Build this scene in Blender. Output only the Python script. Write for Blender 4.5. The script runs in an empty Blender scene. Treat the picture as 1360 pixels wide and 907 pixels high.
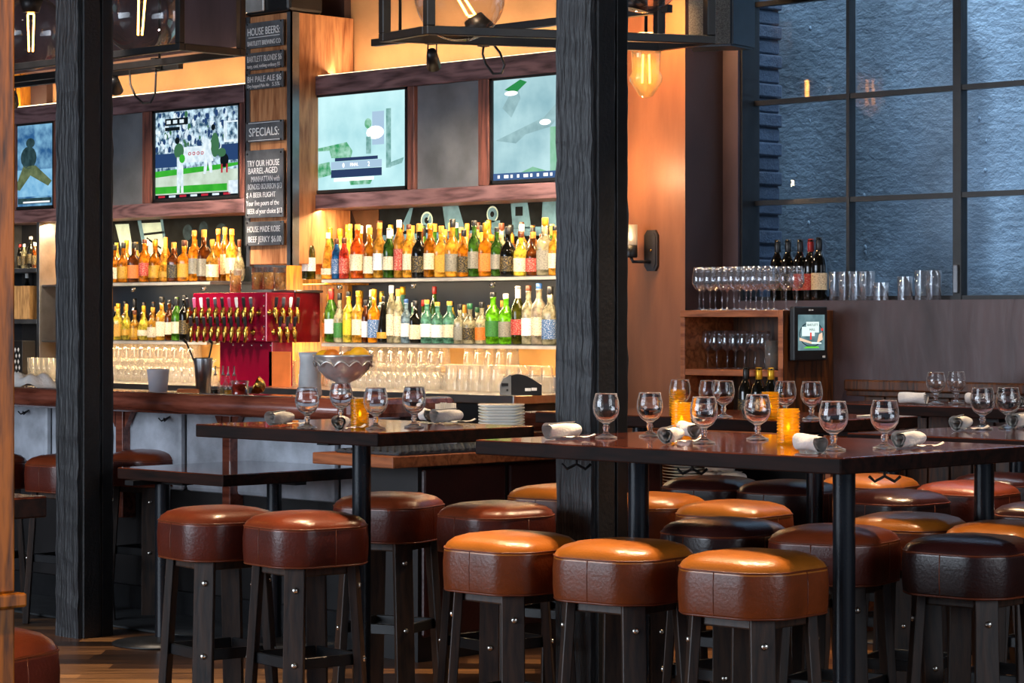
import bpy, bmesh, math, random
from mathutils import Vector, Matrix
random.seed(11)
PI = math.pi
SC = bpy.context.scene
COL = SC.collection
# ------------------------------------------------------------------ camera geometry (room axes: x along the bar, y towards the back wall)
F, CX, HY, H, R2 = 3300.0, 680.0, 420.0, 1.43, math.sqrt(2)
def T(px): return (px - CX) / F
def depth_y(px, y): return y * R2 / (1 + T(px))
def x_on(px, y): t = T(px); return y * (t - 1) / (1 + t)
def y_on(px, x): t = T(px); return x * (1 + t) / (t - 1)
def z_on(px, py, y): return H - (py - HY) * depth_y(px, y) / F
def fpt(px, D): t = T(px); return (D * (t - 1) / R2, D * (t + 1) / R2)
def tabpt(px, py, z): return fpt(px, F * (H - z) / (py - HY))

# ------------------------------------------------------------------ materials
def new_mat(name):
    m = bpy.data.materials.new(name); m.use_nodes = True
    nt = m.node_tree; nt.nodes.clear()
    out = nt.nodes.new('ShaderNodeOutputMaterial')
    return m, nt, out
def N(nt, typ, **kw):
    n = nt.nodes.new(typ)
    for k, v in kw.items():
        if k in n.inputs: n.inputs[k].default_value = v
        else: setattr(n, k, v)
    return n
def c4(c): return (c[0], c[1], c[2], 1.0)
def srgb(h):
    h = h.lstrip('#'); v = [int(h[i:i+2], 16) / 255 for i in (0, 2, 4)]
    return tuple(((x + .055) / 1.055) ** 2.4 if x > .04045 else x / 12.92 for x in v)
def plain(name, col, rough=.5, metal=0., var=.25, vscale=9., bump=0., bscale=60., spec=.5, coat=0., stretch=(1, 1, 1), rand=0.):
    m, nt, out = new_mat(name)
    b = N(nt, 'ShaderNodeBsdfPrincipled'); b.inputs['Roughness'].default_value = rough
    b.inputs['Metallic'].default_value = metal; b.inputs['Specular IOR Level'].default_value = spec
    b.inputs['Coat Weight'].default_value = coat; b.inputs['Coat Roughness'].default_value = .12
    tc = N(nt, 'ShaderNodeTexCoord'); mp = N(nt, 'ShaderNodeMapping'); mp.inputs['Scale'].default_value = stretch
    nt.links.new(tc.outputs['Object'], mp.inputs['Vector'])
    nz = N(nt, 'ShaderNodeTexNoise'); nz.inputs['Scale'].default_value = vscale; nz.inputs['Detail'].default_value = 5
    nt.links.new(mp.outputs[0], nz.inputs['Vector'])
    rp = N(nt, 'ShaderNodeValToRGB')
    rp.color_ramp.elements[0].position = .3; rp.color_ramp.elements[1].position = .7
    rp.color_ramp.elements[0].color = c4([max(0, x * (1 - var)) for x in col])
    rp.color_ramp.elements[1].color = c4([min(1, x * (1 + var)) for x in col])
    nt.links.new(nz.outputs[0], rp.inputs[0])
    src = rp.outputs[0]
    if rand:
        oi = N(nt, 'ShaderNodeObjectInfo'); hs = N(nt, 'ShaderNodeHueSaturation')
        mr = N(nt, 'ShaderNodeMapRange'); mr.inputs['To Min'].default_value = 1 - rand; mr.inputs['To Max'].default_value = 1 + rand
        nt.links.new(oi.outputs['Random'], mr.inputs['Value']); nt.links.new(mr.outputs[0], hs.inputs['Value'])
        nt.links.new(src, hs.inputs['Color']); src = hs.outputs[0]
    nt.links.new(src, b.inputs['Base Color'])
    if bump:
        n2 = N(nt, 'ShaderNodeTexNoise'); n2.inputs['Scale'].default_value = bscale; n2.inputs['Detail'].default_value = 6
        nt.links.new(mp.outputs[0], n2.inputs['Vector'])
        bp = N(nt, 'ShaderNodeBump'); bp.inputs['Strength'].default_value = bump; bp.inputs['Distance'].default_value = .01
        nt.links.new(n2.outputs[0], bp.inputs['Height']); nt.links.new(bp.outputs[0], b.inputs['Normal'])
    nt.links.new(b.outputs[0], out.inputs[0])
    return m
def wood(name, c1, c2, axis='x', scale=1., rough=.4, bump=.15, coat=0., rings=7., spec=.5):
    m, nt, out = new_mat(name)
    b = N(nt, 'ShaderNodeBsdfPrincipled'); b.inputs['Roughness'].default_value = rough; b.inputs['Specular IOR Level'].default_value = spec
    b.inputs['Coat Weight'].default_value = coat; b.inputs['Coat Roughness'].default_value = .06
    tc = N(nt, 'ShaderNodeTexCoord'); mp = N(nt, 'ShaderNodeMapping')
    s = {'x': (.12, 1, 1), 'y': (1, .12, 1), 'z': (1, 1, .12)}[axis]
    mp.inputs['Scale'].default_value = [k * scale for k in s]
    nt.links.new(tc.outputs['Object'], mp.inputs['Vector'])
    nz = N(nt, 'ShaderNodeTexNoise'); nz.inputs['Scale'].default_value = 5; nz.inputs['Detail'].default_value = 2
    nt.links.new(mp.outputs[0], nz.inputs['Vector'])
    mul = N(nt, 'ShaderNodeMath', operation='MULTIPLY'); mul.inputs[1].default_value = rings
    nt.links.new(nz.outputs[0], mul.inputs[0])
    fr = N(nt, 'ShaderNodeMath', operation='PINGPONG'); fr.inputs[1].default_value = .5
    nt.links.new(mul.outputs[0], fr.inputs[0])
    n2 = N(nt, 'ShaderNodeTexNoise'); n2.inputs['Scale'].default_value = 60; n2.inputs['Detail'].default_value = 5
    nt.links.new(mp.outputs[0], n2.inputs['Vector'])
    ad = N(nt, 'ShaderNodeMath', operation='ADD'); nt.links.new(fr.outputs[0], ad.inputs[0]); nt.links.new(n2.outputs[0], ad.inputs[1])
    rp = N(nt, 'ShaderNodeValToRGB'); rp.color_ramp.elements[0].position = .35; rp.color_ramp.elements[1].position = .95
    rp.color_ramp.elements[0].color = c4(c1); rp.color_ramp.elements[1].color = c4(c2)
    nt.links.new(ad.outputs[0], rp.inputs[0]); nt.links.new(rp.outputs[0], b.inputs['Base Color'])
    bp = N(nt, 'ShaderNodeBump'); bp.inputs['Strength'].default_value = bump; bp.inputs['Distance'].default_value = .004
    nt.links.new(ad.outputs[0], bp.inputs['Height']); nt.links.new(bp.outputs[0], b.inputs['Normal'])
    nt.links.new(b.outputs[0], out.inputs[0])
    return m
def emit(name, col, s=1., noise=0., nscale=10., col2=None):
    m, nt, out = new_mat(name)
    e = N(nt, 'ShaderNodeEmission'); e.inputs['Strength'].default_value = s; e.inputs['Color'].default_value = c4(col)
    if noise:
        tc = N(nt, 'ShaderNodeTexCoord'); nz = N(nt, 'ShaderNodeTexNoise'); nz.inputs['Scale'].default_value = nscale; nz.inputs['Detail'].default_value = 4
        nt.links.new(tc.outputs['Object'], nz.inputs['Vector'])
        rp = N(nt, 'ShaderNodeValToRGB'); rp.color_ramp.elements[0].position = .5 - noise; rp.color_ramp.elements[1].position = .5 + noise
        rp.color_ramp.elements[0].color = c4(col2 or [x * .4 for x in col]); rp.color_ramp.elements[1].color = c4(col)
        nt.links.new(nz.outputs[0], rp.inputs[0]); nt.links.new(rp.outputs[0], e.inputs['Color'])
    nt.links.new(e.outputs[0], out.inputs[0])
    return m
def glass(name, col=(1, 1, 1), rough=0., ior=1.45):
    m, nt, out = new_mat(name)
    b = N(nt, 'ShaderNodeBsdfPrincipled'); b.inputs['Base Color'].default_value = c4(col)
    b.inputs['Transmission Weight'].default_value = 1; b.inputs['Roughness'].default_value = rough; b.inputs['IOR'].default_value = ior
    lw = N(nt, 'ShaderNodeLayerWeight'); lw.inputs['Blend'].default_value = .5
    pw = N(nt, 'ShaderNodeMath', operation='POWER'); pw.inputs[1].default_value = 3.5; nt.links.new(lw.outputs['Facing'], pw.inputs[0])
    mu = N(nt, 'ShaderNodeMath', operation='MULTIPLY'); mu.inputs[1].default_value = .5; nt.links.new(pw.outputs[0], mu.inputs[0])
    df = N(nt, 'ShaderNodeBsdfTranslucent'); df.inputs[0].default_value = (.95, .96, 1, 1); d2 = N(nt, 'ShaderNodeBsdfDiffuse'); d2.inputs[0].default_value = (.95, .96, 1, 1)  # white diffuse towards the edges paints the bright rim highlight
    a_ = N(nt, 'ShaderNodeMixShader'); a_.inputs[0].default_value = .4; nt.links.new(d2.outputs[0], a_.inputs[1]); nt.links.new(df.outputs[0], a_.inputs[2])
    mx = N(nt, 'ShaderNodeMixShader'); nt.links.new(mu.outputs[0], mx.inputs[0]); nt.links.new(b.outputs[0], mx.inputs[1]); nt.links.new(a_.outputs[0], mx.inputs[2])
    nt.links.new(mx.outputs[0], out.inputs[0]); return m
def thin_glass(name, col=(1, 1, 1), refl=.25, haze=.0, hazecol=(1, 1, 1), rough=.02):
    """thin clear sheet: transparent, fresnel reflection, slight milky haze"""
    m, nt, out = new_mat(name)
    tr = N(nt, 'ShaderNodeBsdfTransparent'); tr.inputs[0].default_value = c4(col)
    gl = N(nt, 'ShaderNodeBsdfGlossy'); gl.inputs['Roughness'].default_value = rough
    lw = N(nt, 'ShaderNodeLayerWeight'); lw.inputs['Blend'].default_value = refl
    mx = N(nt, 'ShaderNodeMixShader')
    nt.links.new(lw.outputs['Facing'], mx.inputs[0]); nt.links.new(tr.outputs[0], mx.inputs[1]); nt.links.new(gl.outputs[0], mx.inputs[2])
    sh = mx.outputs[0]
    if haze:
        df = N(nt, 'ShaderNodeBsdfDiffuse'); df.inputs[0].default_value = c4(hazecol)
        tl = N(nt, 'ShaderNodeBsdfTranslucent'); tl.inputs[0].default_value = c4(hazecol)
        a = N(nt, 'ShaderNodeMixShader'); a.inputs[0].default_value = .5
        nt.links.new(df.outputs[0], a.inputs[1]); nt.links.new(tl.outputs[0], a.inputs[2])
        m2 = N(nt, 'ShaderNodeMixShader'); m2.inputs[0].default_value = haze
        nt.links.new(sh, m2.inputs[1]); nt.links.new(a.outputs[0], m2.inputs[2]); sh = m2.outputs[0]
    nt.links.new(sh, out.inputs[0]); return m
def bottle_glass(name, col, clear=.0, gloss=.05):
    """liquor in glass: light passes through the coloured filling, glass surface reflects"""
    m, nt, out = new_mat(name)
    oi = N(nt, 'ShaderNodeObjectInfo'); hs = N(nt, 'ShaderNodeHueSaturation'); hs.inputs['Color'].default_value = c4(col)
    mr = N(nt, 'ShaderNodeMapRange'); mr.inputs['To Min'].default_value = .6; mr.inputs['To Max'].default_value = 1.35
    nt.links.new(oi.outputs['Random'], mr.inputs['Value'])
    tc = N(nt, 'ShaderNodeTexCoord'); nz = N(nt, 'ShaderNodeTexNoise'); nz.inputs['Scale'].default_value = 35; nz.inputs['Detail'].default_value = 3
    nt.links.new(tc.outputs['Object'], nz.inputs['Vector'])
    m3 = N(nt, 'ShaderNodeMapRange'); m3.inputs['From Min'].default_value = .35; m3.inputs['From Max'].default_value = .65
    m3.inputs['To Min'].default_value = .35; m3.inputs['To Max'].default_value = 1.4
    nt.links.new(nz.outputs[0], m3.inputs['Value'])
    mu = N(nt, 'ShaderNodeMath', operation='MULTIPLY'); nt.links.new(mr.outputs[0], mu.inputs[0]); nt.links.new(m3.outputs[0], mu.inputs[1])
    nt.links.new(mu.outputs[0], hs.inputs['Value'])
    tl = N(nt, 'ShaderNodeBsdfTranslucent'); nt.links.new(hs.outputs[0], tl.inputs[0])
    df = N(nt, 'ShaderNodeBsdfDiffuse'); nt.links.new(hs.outputs[0], df.inputs[0])
    a = N(nt, 'ShaderNodeMixShader'); a.inputs[0].default_value = .55
    nt.links.new(df.outputs[0], a.inputs[1]); nt.links.new(tl.outputs[0], a.inputs[2])
    sh = a.outputs[0]
    if clear:
        tr = N(nt, 'ShaderNodeBsdfTransparent'); tr.inputs[0].default_value = c4([min(1, .4 + x * .6) for x in col])
        mx = N(nt, 'ShaderNodeMixShader'); mx.inputs[0].default_value = clear
        nt.links.new(sh, mx.inputs[1]); nt.links.new(tr.outputs[0], mx.inputs[2]); sh = mx.outputs[0]
    gl = N(nt, 'ShaderNodeBsdfGlossy'); gl.inputs['Roughness'].default_value = gloss
    lw = N(nt, 'ShaderNodeLayerWeight'); lw.inputs['Blend'].default_value = .28
    m2 = N(nt, 'ShaderNodeMixShader'); nt.links.new(lw.outputs['Facing'], m2.inputs[0])
    nt.links.new(sh, m2.inputs[1]); nt.links.new(gl.outputs[0], m2.inputs[2])
    nt.links.new(m2.outputs[0], out.inputs[0]); return m
def label_mat(name, col, ink):
    """printed paper label: rows of ink"""
    m, nt, out = new_mat(name)
    b = N(nt, 'ShaderNodeBsdfPrincipled'); b.inputs['Roughness'].default_value = .5
    tc = N(nt, 'ShaderNodeTexCoord'); mp = N(nt, 'ShaderNodeMapping'); mp.inputs['Scale'].default_value = (130, 130, 230)
    nt.links.new(tc.outputs['Object'], mp.inputs[0])
    nz = N(nt, 'ShaderNodeTexNoise'); nz.inputs['Scale'].default_value = 1; nz.inputs['Detail'].default_value = 1
    nt.links.new(mp.outputs[0], nz.inputs['Vector'])
    rp = N(nt, 'ShaderNodeValToRGB'); rp.color_ramp.interpolation = 'LINEAR'
    rp.color_ramp.elements[0].position = .30; rp.color_ramp.elements[0].color = c4([i_*.6 + c_*.4 for i_, c_ in zip(ink, col)])
    rp.color_ramp.elements[1].position = .52; rp.color_ramp.elements[1].color = c4(col)
    nt.links.new(nz.outputs[0], rp.inputs[0]); nt.links.new(rp.outputs[0], b.inputs['Base Color']); nt.links.new(b.outputs[0], out.inputs[0])
    return m

M = {}
M['floor'] = None
M['black_steel'] = plain('black_steel', (.010, .010, .011), .4, .1, .3, 20, .05, 200)
M['blue_steel'] = plain('black_pole_paint', (.012, .014, .018), .22, .2, .2, 10)
M['steel'] = plain('brushed_steel', (.55, .55, .56), .28, 1, .12, 30, stretch=(.2, 1, 1))
M['dull_steel'] = plain('dull_steel', (.20, .21, .23), .4, .85, .3, 6, .1, 80)
M['shelf_edge'] = plain('pale_shelf_edge', (.5, .46, .40), .4)
M['bolt'] = plain('bolt_metal', (.75, .70, .62), .25, 1, .1)
M['table'] = wood('table_wood', srgb('2a110b'), srgb('66301c'), 'x', 1.4, .10, .03, .5)
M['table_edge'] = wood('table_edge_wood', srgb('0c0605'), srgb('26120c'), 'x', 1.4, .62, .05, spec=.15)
M['bar_rail'] = wood('bar_rail_wood', srgb('5a2a1e'), srgb('8a4a38'), 'x', 1.2, .2, .05, .6)
M['bar_dark'] = plain('bar_dark_panel', (.010, .008, .008), .5, 0, .4, 5, .1, 20)
M['bar_grey'] = plain('bar_grey_hide_lit', (.42, .44, .49), .5, 0, .35, 7, .35, 45)
M['red_leather'] = plain('red_leather_panel', srgb('35110d'), .38, 0, .5, 4, .2, 60)
M['oak'] = wood('orange_oak', srgb('7a4410'), srgb('c98423'), 'z', 1.6, .45, .1)
M['cab_oak'] = wood('cabinet_oak', srgb('743815'), srgb('b3683a'), 'x', 1.6, .45, .1)
M['cab_dark'] = wood('cabinet_dark_oak', srgb('1c0f08'), srgb('5a3113'), 'z', 2.2, .45, .1)
M['frame_wood'] = wood('screen_surround_wood', srgb('3d2527'), srgb('806062'), 'x', 1.1, .5, .25, 0, 11)
M['frame_wood_v'] = wood('screen_surround_stile', srgb('3a2020'), srgb('7a4a3e'), 'z', 1.2, .5, .2)
M['board_wood'] = wood('chalkboard_column_wood', srgb('8a4e2a'), srgb('c88a5c'), 'z', 1.3, .5, .1)
M['post'] = plain('hewn_black_timber', (.020, .021, .024), .45, 0, .6, 10, 1.0, 22, stretch=(3, 3, .35))
M['post_dark'] = plain('dark_channel', (.012, .012, .013), .55, 0, .4, 8, .3, 60)
M['front_post'] = wood('honey_wood_post', srgb('4a2606'), srgb('b8680e'), 'z', 2.2, .45, .15)
M['wall_tan'] = plain('tan_plaster', srgb('b08052'), .7, 0, .16, 3, .25, 25)
M['wall_plum'] = plain('plum_plaster', srgb('483a3e'), .42, 0, .5, 4, .4, 9, stretch=(1, 1, .4))
M['wall_brown'] = plain('brown_plaster', srgb('3a2724'), .6, 0, .2, 3, .1, 40)
M['pillar'] = plain('copper_plaster', srgb('9a5f3c'), .45, 0, .2, 5, .12, 40, stretch=(2, 2, .4))
M['ceiling'] = plain('dark_ceiling', (.02, .018, .018), .8)
M['backsplash'] = plain('backsplash', srgb('c99a58'), .5, 0, .12, 5)
M['mirror'] = plain('smoky_mirror_panel', srgb('232c38'), .4, 0, .3, 3, spec=.25)
M['metal_panel'] = plain('grey_metal_sheet', (.21, .22, .24), .42, .5, .3, 4, .08, 30)
M['slate'] = plain('chalkboard', (.10, .105, .115), .6, 0, .35, 12)
M['chalk'] = emit('chalk_x', (1, 1, 1), 1)
M['chalk'] = plain('chalk', (.85, .85, .85), .9, 0, .08)
M['tap_red'] = plain('crimson_lacquer', srgb('8c0a2c'), .14, .25, .12, 3, coat=.6)
M['tap_red2'] = plain('deep_red_lacquer', srgb('6a0c12'), .14, .2, .35, 4, coat=.6)
M['brass'] = plain('brass', srgb('c99a4a'), .22, 1, .15)
M['black_plastic'] = plain('black_plastic', (.012, .012, .013), .35)
M['grey_plastic'] = plain('grey_plastic', (.16, .17, .18), .4)
M['white_plastic'] = plain('white_plastic', (.75, .75, .74), .4)
M['frost'] = thin_glass('frosted_plastic', (.9, .9, .95), .15, .55, (.8, .82, .88), .2)
M['porcelain'] = plain('porcelain', (.80, .79, .75), .25, 0, .05)
M['linen'] = plain('linen_napkin', (.74, .70, .66), .85, 0, .12, 20, .3, 120)
M['glass'] = glass('clear_glass')
M['rack_glass'] = thin_glass('rack_glass', (.97, .96, .93), .38, .16, (1, .95, .85))
M['wine_clear'] = thin_glass('wine_clear_glass', (.97, .97, .98), .34, .02)
M['pane'] = thin_glass('window_pane_glass', (.93, .96, 1), .06, 0)
M['globe'] = thin_glass('globe_glass', (.97, .97, .98), .22, 0)
M['amber'] = thin_glass('amber_votive_glass', (1, .78, .18), .40, .45, srgb('f4c022'), .08)
M['filament'] = emit('filament', (1, .42, .06), 14)
M['lens'] = emit('spot_lens', (1, .86, .65), 25)
M['candle'] = plain('candle_wax', srgb('f2cf88'), .6)
M['cork'] = plain('corks', srgb('b98a45'), .8, 0, .5, 60, .8, 90)
M['lemon'] = plain('lemon_peel', srgb('f0b81e'), .4, 0, .12, 20, .2, 150)
M['orange'] = plain('orange_peel', srgb('d97a1c'), .4, 0, .12, 20, .2, 150)
M['lime'] = plain('lime_peel', srgb('7a9a2c'), .4, 0, .12, 20, .2, 150)
M['silver'] = plain('silver', (.80, .78, .75), .2, .65, .15, 14)
M['copper_pan'] = plain('copper_sheet', srgb('d8743a'), .35, .25, .2, 6)
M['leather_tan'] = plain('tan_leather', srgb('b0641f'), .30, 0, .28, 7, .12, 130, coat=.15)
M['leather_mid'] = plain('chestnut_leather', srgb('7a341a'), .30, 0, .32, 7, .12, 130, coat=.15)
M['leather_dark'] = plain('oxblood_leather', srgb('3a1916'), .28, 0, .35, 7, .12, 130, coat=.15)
M['side_tan'] = plain('tan_leather_shaded', srgb('743414'), .36, 0, .45, 6, .15, 110, spec=.35)  # seat sides darker than the tops: shade put into the leather colour
M['side_mid'] = plain('chestnut_leather_shaded', srgb('561f12'), .36, 0, .45, 6, .15, 110, spec=.35)
M['side_dark'] = plain('oxblood_leather_shaded', srgb('2a1310'), .36, 0, .45, 6, .15, 110, spec=.35)
M['leg'] = wood('stool_leg_wood', srgb('110b09'), srgb('3a261a'), 'z', 2., .5, .1)
M['piping'] = plain('leather_piping', srgb('6b2f14'), .4)
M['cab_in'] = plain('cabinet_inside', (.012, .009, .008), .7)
M['brick'] = None
M['rubber'] = plain('rubber_mat', (.05, .055, .062), .6, 0, .3, 30, .8, 160)
M['cloth_speaker'] = plain('speaker_grille_cloth', (.12, .115, .105), .9, 0, .5, 160, .5, 200)
M['navy'] = plain('navy_cabinet', (.02, .03, .045), .4)

# floor planks laid diagonally across the room
m, nt, out = new_mat('plank_floor')
b = N(nt, 'ShaderNodeBsdfPrincipled'); b.inputs['Roughness'].default_value = .3
tc = N(nt, 'ShaderNodeTexCoord'); mp = N(nt, 'ShaderNodeMapping'); mp.inputs['Rotation'].default_value = (0, 0, -PI/4)
nt.links.new(tc.outputs['Object'], mp.inputs[0])
sx = N(nt, 'ShaderNodeSeparateXYZ'); nt.links.new(mp.outputs[0], sx.inputs[0])
def mth(op, a_, b_=None):
    n_ = N(nt, 'ShaderNodeMath', operation=op)
    for i_, v_ in enumerate((a_, b_)):
        if v_ is None: continue
        if isinstance(v_, (int, float)): n_.inputs[i_].default_value = v_
        else: nt.links.new(v_, n_.inputs[i_])
    return n_.outputs[0]
rowf = mth('DIVIDE', sx.outputs[1], .14); rowi = mth('FLOOR', rowf)
wn = N(nt, 'ShaderNodeTexWhiteNoise', noise_dimensions='1D'); nt.links.new(rowi, wn.inputs['W'])
colf = mth('ADD', mth('DIVIDE', sx.outputs[0], 1.1), mth('MULTIPLY', wn.outputs[0], 7.0)); coli = mth('FLOOR', colf)
cb_ = N(nt, 'ShaderNodeCombineXYZ'); nt.links.new(rowi, cb_.inputs[0]); nt.links.new(coli, cb_.inputs[1])
wn2 = N(nt, 'ShaderNodeTexWhiteNoise', noise_dimensions='2D'); nt.links.new(cb_.outputs[0], wn2.inputs['Vector'])
gap = mth('LESS_THAN', mth('FRACT', rowf), .05)
rp_f = N(nt, 'ShaderNodeValToRGB'); rp_f.color_ramp.elements[0].color = c4(srgb('24160e')); rp_f.color_ramp.elements[1].color = c4(srgb('94663c'))
rp_f.color_ramp.elements.new(.5).color = c4(srgb('543621')); nt.links.new(wn2.outputs[0], rp_f.inputs[0])
gm = N(nt, 'ShaderNodeMix', data_type='RGBA'); nt.links.new(gap, gm.inputs[0]); nt.links.new(rp_f.outputs[0], gm.inputs[6]); gm.inputs[7].default_value = (.004, .003, .002, 1)
mp2 = N(nt, 'ShaderNodeMapping'); mp2.inputs['Scale'].default_value = (1.2, 22, 1); nt.links.new(mp.outputs[0], mp2.inputs[0])
nz = N(nt, 'ShaderNodeTexNoise'); nz.inputs['Scale'].default_value = 2.2; nz.inputs['Detail'].default_value = 6; nt.links.new(mp2.outputs[0], nz.inputs['Vector'])
mx = N(nt, 'ShaderNodeMix', data_type='RGBA', blend_type='OVERLAY'); mx.inputs[0].default_value = .55
rpn = N(nt, 'ShaderNodeValToRGB'); rpn.color_ramp.elements[0].position = .35; rpn.color_ramp.elements[1].position = .65; nt.links.new(nz.outputs[0], rpn.inputs[0])
nt.links.new(gm.outputs[2], mx.inputs[6]); nt.links.new(rpn.outputs[0], mx.inputs[7]); nt.links.new(mx.outputs[2], b.inputs['Base Color'])
bp = N(nt, 'ShaderNodeBump'); bp.inputs['Strength'].default_value = .25; bp.inputs['Distance'].default_value = .004
nt.links.new(nz.outputs[0], bp.inputs['Height']); nt.links.new(bp.outputs[0], b.inputs['Normal']); nt.links.new(b.outputs[0], out.inputs[0])
M['floor'] = m
# painted brick outside the window
def painted_brick(name, brickiness, col):
    m, nt, out = new_mat(name)
    b = N(nt, 'ShaderNodeBsdfPrincipled'); b.inputs['Roughness'].default_value = .55
    tc = N(nt, 'ShaderNodeTexCoord'); mp = N(nt, 'ShaderNodeMapping'); mp.inputs['Rotation'].default_value = (PI/2, 0, 0)
    nt.links.new(tc.outputs['Object'], mp.inputs[0])
    br = N(nt, 'ShaderNodeTexBrick'); br.inputs['Scale'].default_value = 1; br.inputs['Brick Width'].default_value = .22; br.inputs['Row Height'].default_value = .075
    br.inputs['Mortar Size'].default_value = .008; br.inputs['Mortar Smooth'].default_value = .6
    br.inputs['Color1'].default_value = (1, 1, 1, 1); br.inputs['Color2'].default_value = (.8, .8, .8, 1); br.inputs['Mortar'].default_value = (0, 0, 0, 1)
    nt.links.new(mp.outputs[0], br.inputs['Vector'])
    nz = N(nt, 'ShaderNodeTexNoise'); nz.inputs['Scale'].default_value = 22; nz.inputs['Detail'].default_value = 8; nz.inputs['Roughness'].default_value = .65
    mpn = N(nt, 'ShaderNodeMapping'); mpn.inputs['Scale'].default_value = (.8, 1, 1.1); nt.links.new(tc.outputs['Object'], mpn.inputs[0]); nt.links.new(mpn.outputs[0], nz.inputs['Vector'])
    n3 = N(nt, 'ShaderNodeTexNoise'); n3.inputs['Scale'].default_value = 2.5; n3.inputs['Detail'].default_value = 4; nt.links.new(tc.outputs['Object'], n3.inputs['Vector'])
    rp = N(nt, 'ShaderNodeValToRGB'); rp.color_ramp.elements[0].position = .3; rp.color_ramp.elements[1].position = .72
    rp.color_ramp.elements[0].color = c4([x * .62 for x in col]); rp.color_ramp.elements[1].color = c4([min(1, x * 1.35) for x in col])
    nt.links.new(n3.outputs[0], rp.inputs[0]); nt.links.new(rp.outputs[0], b.inputs['Base Color'])
    mu = N(nt, 'ShaderNodeMath', operation='MULTIPLY_ADD'); mu.inputs[1].default_value = brickiness
    bw = N(nt, 'ShaderNodeRGBToBW'); nt.links.new(br.outputs[0], bw.inputs[0]); nt.links.new(bw.outputs[0], mu.inputs[0]); nt.links.new(nz.outputs[0], mu.inputs[2])
    bp = N(nt, 'ShaderNodeBump'); bp.inputs['Strength'].default_value = 1; bp.inputs['Distance'].default_value = .016
    nt.links.new(mu.outputs[0], bp.inputs['Height']); nt.links.new(bp.outputs[0], b.inputs['Normal']); nt.links.new(b.outputs[0], out.inputs[0])
    return m
M['brick'] = painted_brick('blue_painted_brick', .03, srgb('8099ac'))
M['brick_pier'] = painted_brick('navy_brick_pier', .1, srgb('3a4c62'))

LIQ = {
 'amber': bottle_glass('amber_liquor', srgb('e08a18')), 'honey': bottle_glass('honey_liquor', srgb('f0b03a')),
 'brown': bottle_glass('brown_liquor', srgb('7a3c10')), 'dark': bottle_glass('dark_bottle', srgb('1c1a14'), 0, .03),
 'yellow': bottle_glass('yellow_liquor', srgb('e8d24a')), 'green': bottle_glass('green_bottle', srgb('4a7a22')),
 'bright green': bottle_glass('bright_green_bottle', srgb('7ed022'), .1), 'teal': bottle_glass('teal_bottle', srgb('6fae94'), .2),
 'clear': bottle_glass('clear_bottle', srgb('d8cfa8'), .35), 'blue': bottle_glass('blue_bottle', srgb('1f5f9a')),
 'red': bottle_glass('red_bottle', srgb('d0402a')), 'frosted': bottle_glass('frosted_bottle', srgb('d8c4a2'), 0, .3),
 'olive': bottle_glass('olive_bottle', srgb('4a4a14')), 'orange': bottle_glass('orange_liquor', srgb('e86a1c'), .1),
 'pale blue': bottle_glass('pale_blue_bottle', srgb('a8c8d8'), .15),
}
LAB = {'cream': label_mat('label_cream', srgb('e6d6b4'), srgb('5a3a22')), 'white': label_mat('label_white', srgb('eeeeea'), srgb('8a8a8a')),
 'black': label_mat('label_black', srgb('15130f'), srgb('b89a52')), 'orange': label_mat('label_orange', srgb('d97a2a'), srgb('7a2c10')),
 'grey': label_mat('label_grey', srgb('8f8a7a'), srgb('3a3832')), 'green': label_mat('label_green', srgb('3a7a32'), srgb('1a3a1a')),
 'yellow': label_mat('label_yellow', srgb('d8c02a'), srgb('6a7a1a')), 'red': label_mat('label_red', srgb('b03028'), srgb('e8c8a8')),
 'blue': label_mat('label_blue', srgb('2c5a8a'), srgb('dfe6ee')), 'gold': label_mat('label_gold', srgb('c9962a'), srgb('5a3a10'))}
CAP = {'black': plain('cap_black', (.012, .012, .012), .35), 'gold': plain('cap_gold', srgb('d8a42a'), .3, .6), 'cork': plain('cap_cork', srgb('d9973a'), .7, 0, .2, 60),
 'white': plain('cap_white', (.75, .73, .68), .4), 'red': plain('cap_red', srgb('a02018'), .4), 'brown': plain('cap_brown', srgb('5a2c14'), .4), 'blue': plain('cap_blue', srgb('27508a'), .35), 'green': plain('cap_green', srgb('1f5a3a'), .4)}

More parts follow.
